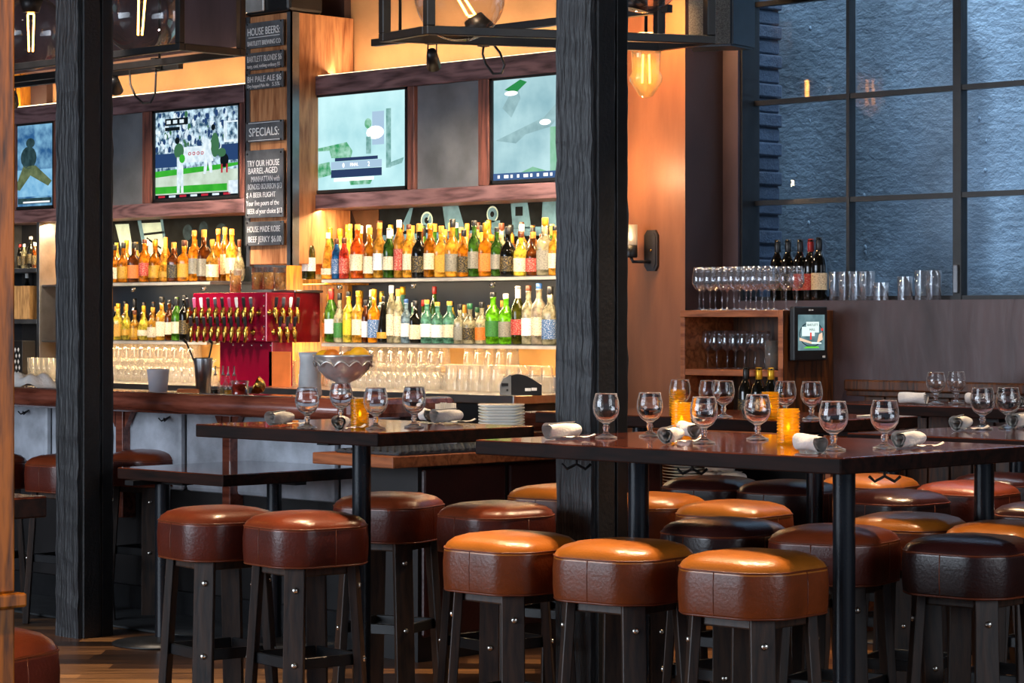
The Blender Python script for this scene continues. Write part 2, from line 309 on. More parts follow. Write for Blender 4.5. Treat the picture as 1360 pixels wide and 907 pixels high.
# ------------------------------------------------------------------ mesh helpers
def box(bm, x0, x1, y0, y1, z0, z1, bev=0., seg=2, mat=0, mtx=None):
    r = bmesh.ops.create_cube(bm, size=1)
    vs = r['verts']
    for v in vs: v.co = Vector(((x0+x1)/2 + v.co.x*(x1-x0), (y0+y1)/2 + v.co.y*(y1-y0), (z0+z1)/2 + v.co.z*(z1-z0)))
    fs = set(f for v in vs for f in v.link_faces)
    for f in fs: f.material_index = mat
    if bev:
        es = list(set(e for v in vs for e in v.link_edges))
        rr = bmesh.ops.bevel(bm, geom=es, offset=bev, segments=seg, profile=.5, affect='EDGES', clamp_overlap=True)
        vs = list(set(v for f in rr['faces'] for v in f.verts) | set(v for v in vs if v.is_valid))
        for v in vs:
            for f in v.link_faces: f.material_index = mat
    if mtx is not None:
        for v in vs: v.co = mtx @ v.co
    return vs
def lathe(bm, prof, n=16, off=(0, 0, 0), mat=0, mtx=None, sq=None, smooth=True):
    """prof: list of (r, z); sq: function(theta) -> radius factor"""
    rings = []
    for r, z in prof:
        if r <= 1e-6:
            rings.append([bm.verts.new((off[0], off[1], off[2] + z))])
        else:
            ring = []
            for i in range(n):
                a = 2 * PI * i / n; k = sq(a) if sq else 1
                ring.append(bm.verts.new((off[0] + r*k*math.cos(a), off[1] + r*k*math.sin(a), off[2] + z)))
            rings.append(ring)
    fs = []
    for a, b_ in zip(rings[:-1], rings[1:]):
        if len(a) == 1 and len(b_) == 1: continue
        for i in range(n):
            j = (i + 1) % n
            if len(a) == 1: f = bm.faces.new((a[0], b_[j], b_[i]))
            elif len(b_) == 1: f = bm.faces.new((a[i], a[j], b_[0]))
            else: f = bm.faces.new((a[i], a[j], b_[j], b_[i]))
            f.material_index = mat; f.smooth = smooth; fs.append(f)
    if mtx is not None:
        for rg in rings:
            for v in rg: v.co = mtx @ v.co
    return fs
def tube(bm, pts, r, n=8, mat=0, cap=True, closed=False):
    pts = [Vector(p) for p in pts]; rs = r if isinstance(r, (list, tuple)) else [r] * len(pts)
    rings = []; up = Vector((0, 0, 1)); N_ = len(pts)
    prev = None
    for i, p in enumerate(pts):
        if closed: d = pts[(i+1) % N_] - pts[i-1]
        else: d = pts[min(i+1, N_-1)] - pts[max(i-1, 0)]
        d.normalize()
        if prev is None:
            a = up if abs(d.z) < .9 else Vector((1, 0, 0))
            u = d.cross(a).normalized()
        else:
            u = (prev - d * prev.dot(d)).normalized()
        prev = u; w = d.cross(u)
        rings.append([bm.verts.new(p + (u*math.cos(2*PI*k/n) + w*math.sin(2*PI*k/n)) * rs[i]) for k in range(n)])
    pr = list(zip(rings[:-1], rings[1:]))
    if closed: pr.append((rings[-1], rings[0]))
    for a, b_ in pr:
        for k in range(n):
            f = bm.faces.new((a[k], a[(k+1) % n], b_[(k+1) % n], b_[k])); f.smooth = True; f.material_index = mat
    if cap and not closed:
        f = bm.faces.new(list(reversed(rings[0]))); f.material_index = mat
        f = bm.faces.new(rings[-1]); f.material_index = mat
def prism(bm, poly, mtx, depth, mat=0):
    """polygon in local XY extruded along +Z by depth, then transformed"""
    lo = [bm.verts.new(mtx @ Vector((x, y, 0))) for x, y in poly]
    hi = [bm.verts.new(mtx @ Vector((x, y, depth))) for x, y in poly]
    f = bm.faces.new(list(reversed(lo))); f.material_index = mat
    f = bm.faces.new(hi); f.material_index = mat
    for i in range(len(poly)):
        j = (i + 1) % len(poly)
        f = bm.faces.new((lo[i], lo[j], hi[j], hi[i])); f.material_index = mat
def sphere(bm, c, r, n=12, scale=(1, 1, 1), mat=0):
    res = bmesh.ops.create_uvsphere(bm, u_segments=n, v_segments=max(6, n*2//3), radius=r)
    for v in res['verts']:
        v.co = Vector((c[0] + v.co.x*scale[0], c[1] + v.co.y*scale[1], c[2] + v.co.z*scale[2]))
        for f in v.link_faces: f.smooth = True; f.material_index = mat
def link(name, bm, mats, parent=None, loc=(0, 0, 0), rotz=0., recalc=True):
    if recalc: bmesh.ops.recalc_face_normals(bm, faces=bm.faces[:])
    me = bpy.data.meshes.new(name); bm.to_mesh(me); bm.free()
    for mt in (mats if isinstance(mats, (list, tuple)) else [mats]): me.materials.append(mt)
    o = bpy.data.objects.new(name, me); COL.objects.link(o)
    o.location = loc; o.rotation_euler = (0, 0, rotz)
    if parent: o.parent = parent
    return o
def BM(): return bmesh.new()
def tag(o, label, cat, group=None):
    o['label'] = label; o['category'] = cat
    if group: o['group'] = group
    return o
def thing(name, label, cat, loc=(0, 0, 0), rotz=0., group=None):
    o = bpy.data.objects.new(name, None); COL.objects.link(o); o.location = loc; o.rotation_euler = (0, 0, rotz)
    o.empty_display_size = .05
    return tag(o, label, cat, group)
def struct(name, bm, mats, parent=None):
    o = link(name, bm, mats, parent)
    if not parent: o['kind'] = 'structure'
    return o
def dup(root, loc, rotz=0., label=None, group=None, scale=None):
    r = root.copy(); COL.objects.link(r); r.location = loc; r.rotation_euler = (0, 0, rotz)
    if scale: r.scale = scale
    if label: r['label'] = label
    if group: r['group'] = group
    for ch in root.children:
        c = ch.copy(); COL.objects.link(c); c.parent = r
        for g in ch.children:
            d = g.copy(); COL.objects.link(d); d.parent = c
    return r
def set_mat(o, mt, i=0):
    o.material_slots[i].link = 'OBJECT'; o.material_slots[i].material = mt
def Rx(a): return Matrix.Rotation(a, 4, 'X')
def Ry(a): return Matrix.Rotation(a, 4, 'Y')
def Rz(a): return Matrix.Rotation(a, 4, 'Z')
def Tr(x, y, z): return Matrix.Translation((x, y, z))
FACE_Y = Rx(PI/2)                       # local XY drawing -> upright, facing -y
FACE_X = Rz(PI/2) @ Rx(PI/2)            # upright, facing +x
def text_into(bm, s, size, mtx, mat=0, align='LEFT', width=None, extrude=.0008):
    """lettering as mesh, added to bm"""
    cu = bpy.data.curves.new('lettering', 'FONT'); cu.body = s; cu.size = size; cu.align_x = align; cu.extrude = extrude; cu.resolution_u = 3
    o = bpy.data.objects.new('lettering', cu); COL.objects.link(o)
    bpy.context.view_layer.update()
    dg = bpy.context.evaluated_depsgraph_get()
    me = bpy.data.meshes.new_from_object(o.evaluated_get(dg))
    w = max((v.co.x for v in me.vertices), default=1) - min((v.co.x for v in me.vertices), default=0)
    k = (width / w) if width else 1
    x0 = min((v.co.x for v in me.vertices), default=0)
    for v in me.vertices: v.co = mtx @ Vector(((v.co.x - x0) * k if align == 'LEFT' else v.co.x * k, v.co.y, v.co.z))
    n0 = len(bm.faces); bm.from_mesh(me); bm.faces.ensure_lookup_table()
    for f in bm.faces[n0:]: f.material_index = mat
    bpy.data.objects.remove(o); bpy.data.curves.remove(cu); bpy.data.meshes.remove(me)
ORD = ['first', 'second', 'third', 'fourth', 'fifth', 'sixth', 'seventh', 'eighth', 'ninth', 'tenth', 'eleventh', 'twelfth', 'thirteenth', 'fourteenth',
       'fifteenth', 'sixteenth', 'seventeenth', 'eighteenth', 'nineteenth', 'twentieth', 'twenty-first', 'twenty-second', 'twenty-third', 'twenty-fourth', 'twenty-fifth',
       'twenty-sixth', 'twenty-seventh', 'twenty-eighth', 'twenty-ninth', 'thirtieth', 'thirty-first', 'thirty-second', 'thirty-third', 'thirty-fourth', 'thirty-fifth', 'thirty-sixth']

# ------------------------------------------------------------------ setting
WY = 9.6                                  # back wall of the bar
bm = BM(); box(bm, -18, 2, -3, 11.5, -.1, 0); struct('floor', bm, M['floor'])
bm = BM(); box(bm, -16.4, -7.97, 6.78, 7.3, .001, .012, .003); struct('trim_1', bm, plain('grey_floor_strip', (.045, .048, .05), .6, 0, .3, 10, .2, 50))
bm = BM(); box(bm, -18, 2, -3, 9.64, 3.9, 4.0); struct('ceiling', bm, M['ceiling'])
bm = BM(); box(bm, -18, -8.3, WY, WY + .15, 0, 3.9); struct('wall_back', bm, M['wall_tan'])
bm = BM(); box(bm, -18.15, -18, -3, 11.5, 0, 3.9); struct('wall_left', bm, M['wall_brown'])
bm = BM(); box(bm, -18, x_on(324, 9.45), 9.45, WY, 3.06, 3.9); struct('trim_12', bm, M['wall_plum'])
# window wall
WX0, WYW, WYG = -7.775, 9.33, 9.46
SILL = 1.505
bm = BM(); box(bm, -8.3, 2, WYW, WYW + .3, 0, SILL); struct('wall_right', bm, M['wall_plum'])
bm = BM(); box(bm, -7.98, WX0, WYW, WYW + .15, SILL, 3.9); struct('wall_return', bm, M['wall_plum'])
bm = BM(); box(bm, -7.1, 2, WYW - .045, WYW, 1.085, 1.135, .008); box(bm, -7.1, 2, WYW - .025, WYW, 1.06, 1.085, .004); struct('trim_2', bm, M['cab_dark'])
bm = BM()
for i in range(58):
    x = -7.0 + i * .12
    box(bm, x, x + .114, WYW - .02, WYW, 0, 1.06, .006)
struct('trim_3', bm, M['cab_dark'])
# pillar beside the window
PX1 = x_on(910, 9.05)
bm = BM(); box(bm, -8.5, PX1, 9.05, WY, 0, 3.9)
for f in bm.faces: f.material_index = 1 if f.normal.x > .5 else 0
struct('wall_pillar', bm, [M['pillar'], M['wall_brown']])
# steel window with three rows of panes
bm = BM()
xs = [x_on(1003, WYG), x_on(1130, WYG), x_on(1275, WYG), x_on(1275, WYG) + .6, x_on(1275, WYG) + 1.2]
zs = [SILL, 1.983, 2.472, 2.955, 3.44]
box(bm, WX0, WX0 + .012, WYW + .02, WYG + .02, SILL, 3.9); box(bm, WX0, 1.9, WYG - .02, WYG + .04, SILL, SILL + .02)
for i, x in enumerate(xs):
    w = .045 if i == 2 else .018
    if i: box(bm, x - w/2, x + w/2, WYG - .025, WYG + .025, SILL, 3.5)
for z in zs[1:]: box(bm, WX0, xs[-1], WYG - .02, WYG + .02, z - .012, z + .012)
box(bm, WX0, 1.9, WYG - .03, WYG + .05, 3.44, 3.9); box(bm, xs[-1], 1.9, WYG - .03, WYG + .05, SILL, 3.9)
w1 = struct('window_1', bm, M['black_steel'])
bm = BM()
for i in range(4):
    for j in range(4):
        box(bm, xs[i] + .005, xs[i+1] - .005, WYG - .003, WYG + .003, zs[j] + .004, zs[j+1] - .004)
o = link('pane', bm, M['pane'], w1)
bm = BM(); box(bm, xs[2] - .012, xs[2] + .012, WYG - .04, WYG - .025, SILL + .03, SILL + .16, .004); link('window_latch', bm, M['dull_steel'], w1)
# painted brick building outside
bm = BM(); box(bm, -12, 6, 10.6, 10.8, -.1, 6.5)
for k in range(46):
    x = random.uniform(-8.6, -5.6); z = random.uniform(1.2, 3.4); r = random.uniform(.004, .011)
    sphere(bm, (x, 10.6, z), r, 6, (1, .8, 1.3))
ob = link('wall_outside', bm, M['brick']); ob['kind'] = 'structure'
bm = BM()
for j in range(58):
    w = .0 if j % 2 else .018
    box(bm, -9.4, x_on(1016, 9.9) + w, 9.82 - .01 * (j % 2), 10.02, .3 + j * .075, .3 + j * .075 + .068, .008)
box(bm, -9.4, x_on(1014, 9.9), 9.84, 10.02, .3, 4.65)
ob = link('trim_4', bm, M['brick_pier']); ob['kind'] = 'structure'

# ------------------------------------------------------------------ timber columns
def column(px, y, label):
    t = T(px); x = y * (t - 1) / (1 + t)
    e = thing('timber_column', label, 'column', (x, y, 0))
    bm = BM(); vs = box(bm, -.085, .085, -.095, .095, 0, 3.9)
    bmesh.ops.subdivide_edges(bm, edges=[e_ for e_ in bm.edges if abs(e_.verts[0].co.z - e_.verts[1].co.z) > 1], cuts=60)
    for v in bm.verts: v.co += Vector((random.uniform(-.003, .003), random.uniform(-.003, .003), 0))
    link('timber', bm, M['post'], e)
    bm = BM(); box(bm, .083, .099, -.072, .012, 0, 3.9, .003); link('steel_channel', bm, M['post_dark'], e)
    bm = BM(); box(bm, .083, .094, .03, .085, 0, 3.9, .003); link('steel_channel', bm, M['black_steel'], e)
    return e
column(112, 6.52, 'black hewn timber column by the bar, standing free on the plank floor')
column(786, 6.42, 'black hewn timber column rising behind the big high table in the centre')

# honey coloured partition post in the left foreground
fx, fy = fpt(-38, 4.0)
e = thing('partition_post', 'honey brown wooden post with a small ledge at the left edge, nearest thing', 'post', (fx, fy, 0))
bm = BM(); box(bm, -.05, .05, -.05, .05, .985, 3.9, .004); link('upper_post', bm, M['front_post'], e)
bm = BM(); box(bm, -.064, .064, -.064, .064, .962, .985, .004); link('ledge', bm, M['front_post'], e)
bm = BM(); box(bm, -.05, .05, -.05, .05, 0, .962, .004); box(bm, -.054, .054, -.054, .054, .80, .82, .003); box(bm, -.056, .056, -.056, .056, 0, .12, .003); link('lower_post', bm, M['front_post'], e)

# ------------------------------------------------------------------ bar counter
BX1 = -7.93
e = thing('bar_counter', 'long bar counter with rounded reddish wood rail and grey padded front', 'bar counter', (-11, 7.2, 0))
ox, oy = 11, -7.2
def lb(bm, x0, x1, y0, y1, z0, z1, bev=0., mat=0): return box(bm, x0 + ox, x1 + ox, y0 + oy, y1 + oy, z0, z1, bev, 2, mat)
bm = BM(); lb(bm, -16.2, BX1, 6.99, 7.55, 1.03, 1.06, .004); link('counter_top', bm, M['bar_rail'], e)
bm = BM()
sec = [(6.99, 1.062), (6.97, 1.078), (6.945, 1.082), (6.92, 1.076), (6.90, 1.056), (6.892, 1.03), (6.90, 1.005), (6.93, .985), (6.99, .985)]
prev = None
for x in (-16.2, BX1 - .02, BX1):
    ring = [bm.verts.new((x + ox, (y if x < BX1 else y + .01) + oy, z)) for y, z in sec]
    if prev:
        for i in range(len(sec)):
            j = (i + 1) % len(sec); f = bm.faces.new((prev[i], prev[j], ring[j], ring[i])); f.smooth = True
    else: bm.faces.new(ring)
    prev = ring
bm.faces.new(prev)
lb(bm, BX1 - .05, BX1 + .035, 6.93, 7.55, .99, 1.078, .025)
link('bar_rail', bm, M['bar_rail'], e)
bm = BM(); lb(bm, -16.2, BX1, 7.28, 7.5, 0, 1.03); link('bar_body', bm, M['bar_dark'], e)
bm = BM()
xx = -16.1
while xx < BX1 - .1:
    x1 = min(xx + 1.08, BX1 - .02); lb(bm, xx, x1, 7.245, 7.29, .60, .985, .02); xx = x1 + .03
link('front_panel', bm, M['bar_grey'], e)  # grey above, dark body below: lit and shaded parts put into the colours
bm = BM(); lb(bm, -16.2, BX1, 7.24, 7.28, 0, .12); link('kick_board', bm, M['black_steel'], e)
for px in (300, 158):
    x = x_on(px, 7.2)
    bm = BM(); lb(bm, x - .03, x + .03, 7.2, 7.28, .45, 1.0, .005); po = link('pilaster', bm, M['bar_rail'], e)
    for s in (-1, 1):
        bm = BM(); prism(bm, [(0, 0), (.055 * s, .085), (.055 * s, .1), (0, .1)], Tr(x + s * .04 + ox, 7.235 + oy, .89) @ FACE_Y, .03); link('corbel', bm, M['bar_rail'], po)
for px in (36, 223, 352):
    x = x_on(px, 7.23); bm = BM()
    for s in (-1, 1): tube(bm, [(x + ox, 7.24 + oy, .95), (x + ox + s*.012, 7.20 + oy, .93), (x + ox + s*.022, 7.19 + oy, .945)], .004, 6)
    link('coat_hook', bm, M['black_steel'], e)
# lower service counter at the bar's end
e = thing('service_counter', 'low service counter with oak edged top and dark red leather side at bar end', 'counter', (-7.7, 7.6, 0))
ox, oy = 7.7, -7.6
bm = BM(); lb(bm, -7.93, -7.43, 6.75, 8.55, .815, .862, .004); link('counter_top', bm, M['cab_oak'], e)
bm = BM(); lb(bm, -7.92, -7.53, 6.98, 8.5, 0, .815); link('body', bm, M['bar_dark'], e)
bm = BM()
for k in range(3): lb(bm, -7.54, -7.515, 7.0 + k*.5, 7.48 + k*.5, .1, .80, .012)
link('side_panel', bm, M['red_leather'], e)
bm = BM(); box(bm, -.19, .2, -.62, .62, 0, .012, .004)
for i in range(31):
    for j in range(9): box(bm, -.18 + j*.044, -.15 + j*.044, -.61 + i*.04, -.585 + i*.04, .012, .017)
tag(link('rubber_bar_mat', bm, M['rubber'], None, (-7.66, 7.43, .863)), 'grey studded rubber mat lying on the low service counter', 'bar mat')

# ------------------------------------------------------------------ back counter and shelves
e = thing('back_counter', 'stainless edged back counter running below the bottle shelves', 'counter', (-11, 9.2, 0))
ox, oy = 11, -9.2
BYC = 8.85; BCX = x_on(682, BYC)
bm = BM(); lb(bm, -16, BCX, BYC, 9.58, .985, 1.03, .004); link('counter_top', bm, M['steel'], e)
bm = BM(); lb(bm, -16, BCX - .03, BYC + .05, 9.58, 0, .985); link('body', bm, M['bar_dark'], e)
bm = BM(); box(bm, -16, -8.55, WY - .03, WY, 1.03, 1.28); struct('trim_5', bm, M['backsplash'])
bm = BM(); box(bm, -13.35, -11.42, WY - .02, WY, 1.28, 2.06); box(bm, x_on(470, WY), -8.55, WY - .02, WY, 1.28, 2.06); struct('trim_6', bm, M['mirror'])
bm = BM(); box(bm, x_on(389, WY), x_on(471, WY), WY - .05, WY, 1.0, 2.1)
box(bm, x_on(389, WY), x_on(433, WY), WY - .12, WY, 2.7, 3.9); box(bm, x_on(401, WY), x_on(432, WY), WY - .2, WY - .1, 2.7, 2.99)
box(bm, x_on(16, WY), x_on(48, WY), WY - .12, WY, 2.7, 3.9); box(bm, x_on(24, WY), x_on(40, WY), WY - .2, WY - .1, 2.7, 2.99)
struct('trim_7', bm, M['oak'])
bm = BM(); box(bm, x_on(398, 9.2), x_on(427, 9.2), 9.22, WY - .04, 1.61, 1.64, .003); struct('trim_11', bm, M['oak'])
bm = BM(); box(bm, x_on(434, WY), x_on(466, WY), WY - .05, WY, 2.7, 3.9); box(bm, x_on(49, WY), x_on(70, WY), WY - .05, WY, 2.7, 3.9); struct('trim_8', bm, M['wall_brown'])
SY = 9.2
def shelf(x0, x1, z, label, pegs):
    e = thing('bottle_shelf', label, 'shelf', ((x0+x1)/2, 9.4, z)); hx = (x1 - x0)/2
    bm = BM(); box(bm, -hx, hx, -.2, .18, -.02, 0, .003); link('board', bm, M['dull_steel'], e)
    bm = BM(); box(bm, -hx, hx, -.206, -.2, -.020, -.004); link('front_edge', bm, M['shelf_edge'], e)
    for px in pegs:
        x = x_on(px, SY) - (x0+x1)/2; bm = BM(); lathe(bm, [(0, 0), (.014, 0), (.014, .02), (.008, .026), (0, .026)], 12, mtx=Tr(x, -.19, -.045) @ Rx(PI/2)); link('peg', bm, M['bolt'], e)
LX0, LX1 = -13.3, x_on(279, SY)
RX0, RX1 = x_on(428, SY), -8.6
shelf(LX0, LX1, 1.64, 'upper bottle shelf on the left, full of amber whiskey bottles', (177, 271))
shelf(LX0, x_on(275, SY), 1.28, 'lower bottle shelf on the left, beside the beer taps', ())
shelf(RX0, RX1, 1.64, 'upper bottle shelf below the two right-hand screens', (451, 549, 654))
shelf(RX0, RX1, 1.28, 'lower bottle shelf on the right, above the lit glass racks', ())

# painted panels between shelf and screens, standing in for mirror and picture surfaces
cb, cl, cd = plain('panel_blue', srgb('4a6a80'), .9, 0, .3, 14, spec=.1), plain('panel_pale', srgb('8fa6a6'), .9, 0, .2, 14, spec=.1), plain('panel_dark', srgb('0a0e12'), .9, 0, .6, 12, spec=.1)
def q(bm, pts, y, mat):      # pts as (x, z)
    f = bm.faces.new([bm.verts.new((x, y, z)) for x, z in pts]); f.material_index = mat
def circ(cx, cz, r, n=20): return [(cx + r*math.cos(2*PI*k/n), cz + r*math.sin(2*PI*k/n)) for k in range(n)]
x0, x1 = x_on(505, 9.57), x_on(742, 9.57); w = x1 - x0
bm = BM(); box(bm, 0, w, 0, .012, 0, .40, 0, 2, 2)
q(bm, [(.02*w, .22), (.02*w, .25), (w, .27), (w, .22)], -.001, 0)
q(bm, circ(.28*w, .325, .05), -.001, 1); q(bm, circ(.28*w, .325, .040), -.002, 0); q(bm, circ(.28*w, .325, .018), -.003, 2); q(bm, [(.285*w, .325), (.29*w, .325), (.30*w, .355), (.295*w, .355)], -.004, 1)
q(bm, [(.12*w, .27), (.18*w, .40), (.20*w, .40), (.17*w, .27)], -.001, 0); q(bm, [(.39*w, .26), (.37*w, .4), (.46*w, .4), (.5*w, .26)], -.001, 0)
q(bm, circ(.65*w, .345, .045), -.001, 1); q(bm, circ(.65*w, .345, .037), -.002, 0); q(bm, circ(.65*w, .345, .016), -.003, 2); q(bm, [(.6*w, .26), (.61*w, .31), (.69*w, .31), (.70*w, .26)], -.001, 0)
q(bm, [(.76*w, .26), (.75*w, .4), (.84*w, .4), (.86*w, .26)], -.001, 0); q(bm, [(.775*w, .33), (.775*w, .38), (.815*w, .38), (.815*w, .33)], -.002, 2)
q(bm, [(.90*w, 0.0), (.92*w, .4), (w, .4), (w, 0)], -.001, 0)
tag(link('painted_panel', bm, [cb, cl, cd], None, (x0, 9.565, 1.645), 0, False), 'blue toned painted panel with round dials above the upper right bottles', 'picture')
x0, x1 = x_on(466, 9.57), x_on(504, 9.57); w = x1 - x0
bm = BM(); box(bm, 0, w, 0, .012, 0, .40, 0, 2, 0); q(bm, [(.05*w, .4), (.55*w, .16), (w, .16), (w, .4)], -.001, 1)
tag(link('painted_panel', bm, [plain('panel_umber', srgb('22140f'), .9, spec=.1), plain('panel_tan', srgb('4a3020'), .9, spec=.1)], None, (x0, 9.565, 1.645), 0, False), 'brown panel between the oak boards and the dial panel', 'picture')
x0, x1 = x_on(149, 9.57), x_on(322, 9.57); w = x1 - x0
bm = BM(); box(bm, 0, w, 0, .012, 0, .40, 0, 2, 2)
q(bm, [(.03*w, .38), (.11*w, .12), (.19*w, .12), (.14*w, .38)], -.001, 1); q(bm, [(.22*w, .38), (.30*w, .12), (.44*w, .12), (.40*w, .38)], -.001, 1)  # pale windows are a mirror reflection put into the panel colours
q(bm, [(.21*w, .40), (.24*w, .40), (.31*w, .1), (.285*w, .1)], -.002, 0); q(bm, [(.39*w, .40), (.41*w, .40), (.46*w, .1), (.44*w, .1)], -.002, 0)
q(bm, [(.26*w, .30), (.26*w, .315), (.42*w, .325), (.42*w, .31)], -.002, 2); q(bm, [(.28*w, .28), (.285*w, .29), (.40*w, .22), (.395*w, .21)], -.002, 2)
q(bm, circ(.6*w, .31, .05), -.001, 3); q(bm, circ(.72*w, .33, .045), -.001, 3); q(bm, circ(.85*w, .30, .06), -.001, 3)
tag(link('painted_panel', bm, [cb, cl, cd, plain('reflection_slate', srgb('1c2a34'), .9, 0, .6, 20, spec=.1)], None, (x0, 9.565, 1.645), 0, False), 'blue toned panel with painted reflection of pale windows above the left bottles', 'picture')

# ------------------------------------------------------------------ screens in their wooden surround
FY = 9.30
def surround(name, x0, x1, stiles):
    bm = BM()
    box(bm, x0, x1, FY, WY, 2.70, 2.81, .006); box(bm, x0, x1, FY, WY, 2.045, 2.13, .006)
    for a, b_ in stiles: box(bm, a, b_, FY + .004, WY, 2.13, 2.70, .004, 2, 1)
    struct(name, bm, [M['frame_wood'], M['frame_wood_v']])
X = lambda px: x_on(px, FY)
surround('trim_9', X(393), -8.52, [(X(393), X(403)), (X(540), X(549)), (X(634), X(648)), (-8.60, -8.52)])
surround('trim_10', -14.6, X(324), [(X(16), X(20)), (X(188), X(200)), (X(317), X(324)), (X(70), X(90))])
def tv(x0, x1, label, paint):
    z0, z1 = 2.135, 2.705
    e = thing('television', label, 'television', ((x0+x1)/2, FY + .02, z0)); hx = (x1-x0)/2; h = z1 - z0
    bm = BM(); box(bm, -hx, hx, .004, .06, 0, h, .004); box(bm, -hx, hx, -.012, .004, 0, .018); box(bm, -hx, hx, -.012, .004, h - .018, h); box(bm, -hx, -hx + .018, -.012, .004, 0, h); box(bm, hx - .018, hx, -.012, .004, 0, h)
    link('bezel', bm, M['black_plastic'], e)
    bm = BM(); mats = paint(bm, 2*hx - .036, h - .036)
    s = link('screen', bm, mats, e, (-hx + .018, .0, .018), 0, False)
    return e
S_ = .85
def scr(n, hexa, k=1., noise=0, nsc=10, hex2=None): return emit(n, srgb(hexa), S_ * k, noise, nsc, srgb(hex2) if hex2 else None)
def R(bm, x0, x1, z0, z1, y, mat): q(bm, [(x0, z0), (x1, z0), (x1, z1), (x0, z1)], y, mat)
def ell(cx, cz, rx, rz, n=16): return [(cx + rx*math.cos(2*PI*k/n), cz + rz*math.sin(2*PI*k/n)) for k in range(n)]
def paint_ball(bm, w, h):
    ms = [scr('tv_crowd', 'c8e4f4', 1, .12, 26, '2c4c66'), scr('tv_grass', '3fae36', 1, .2, 14, '2c9a2c'), scr('tv_dirt', 'cfe0d2', 1, .2, 8, 'a8b8a4'), scr('tv_navy', '26406a'), scr('tv_white', 'e6f2f8', 1, .2, 30, 'b8ccd8'), scr('tv_dark', '10181c'), scr('tv_green_dark', '3c6a4a'), scr('tv_red', 'b02a3a')]
    R(bm, 0, w, 0, h, 0, 0)
    rr = random.Random(5)
    for k in range(150):
        a_, b_ = rr.uniform(.01, .97)*w, rr.uniform(.55, .97)*h; s_ = rr.uniform(.008, .022)*w
        q(bm, ell(a_, b_, s_, s_*1.3, 7), -.0008 - k*.000001, rr.choice([4, 4, 3, 3, 6, 4, 3]))
    R(bm, 0, w, 0, .30*h, -.001, 2); R(bm, 0, w*.86, .06*h, .14*h, -.002, 1); q(bm, [(0, .25*h), (w*.75, .30*h), (w, .34*h), (w, .37*h), (0, .32*h)], -.002, 1)
    R(bm, 0, .3*w, .36*h, .52*h, -.002, 3); R(bm, .80*w, w, .40*h, .58*h, -.002, 3); R(bm, .33*w, .7*w, .40*h, .58*h, -.002, 4)
    R(bm, .82*w, w, .60*h, .84*h, -.0015, 4); R(bm, .86*w, .98*w, .63*h, .82*h, -.002, 0)
    # batter, catcher, umpire
    q(bm, ell(.29*w, .54*h, .06*w, .09*h), -.003, 6); q(bm, ell(.27*w, .66*h, .03*w, .04*h), -.003, 5); q(bm, [(.265*w, .06*h), (.30*w, .06*h), (.305*w, .26*h), (.315*w, .06*h), (.345*w, .06*h), (.34*w, .47*h), (.265*w, .47*h)], -.003, 4); q(bm, ell(.33*w, .45*h, .035*w, .05*h), -.004, 1)
    q(bm, ell(.72*w, .58*h, .05*w, .14*h), -.003, 6); q(bm, [(.585*w, .26*h), (.615*w, .26*h), (.635*w, .40*h), (.66*w, .27*h), (.69*w, .27*h), (.675*w, .52*h), (.60*w, .52*h)], -.003, 4); q(bm, ell(.63*w, .58*h, .05*w, .08*h), -.004, 4); q(bm, ell(.70*w, .78*h, .025*w, .035*h), -.003, 5)
    q(bm, ell(.83*w, .40*h, .05*w, .08*h), -.003, 5); R(bm, .79*w, .81*w, .26*h, .36*h, -.003, 7); R(bm, .85*w, .87*w, .26*h, .36*h, -.003, 7); q(bm, ell(.80*w, .49*h, .05*w, .05*h), -.004, 6)
    R(bm, .12*w, .40*w, .84*h, .92*h, -.003, 5); R(bm, .12*w, .30*w, .78*h, .82*h, -.003, 5)
    for k in range(3): R(bm, (.14 + k*.08)*w, (.19 + k*.08)*w, .86*h, .90*h, -.004, 4)
    R(bm, 0, w, 0, .045*h, -.003, 5)
    for k in range(7): R(bm, (.04 + k*.13)*w, (.12 + k*.13)*w, .012*h, .036*h, -.004, 4 if k % 2 else 7)
    R(bm, .88*w, w, .02*h, .17*h, -.004, 4)
    for k in range(4): q(bm, ell((.42 + k*.05)*w, .50*h, .018*w, .02*h), -.003, 7); q(bm, ell((.42 + k*.05)*w, .50*h, .010*w, .011*h), -.0035, 4)
    return ms
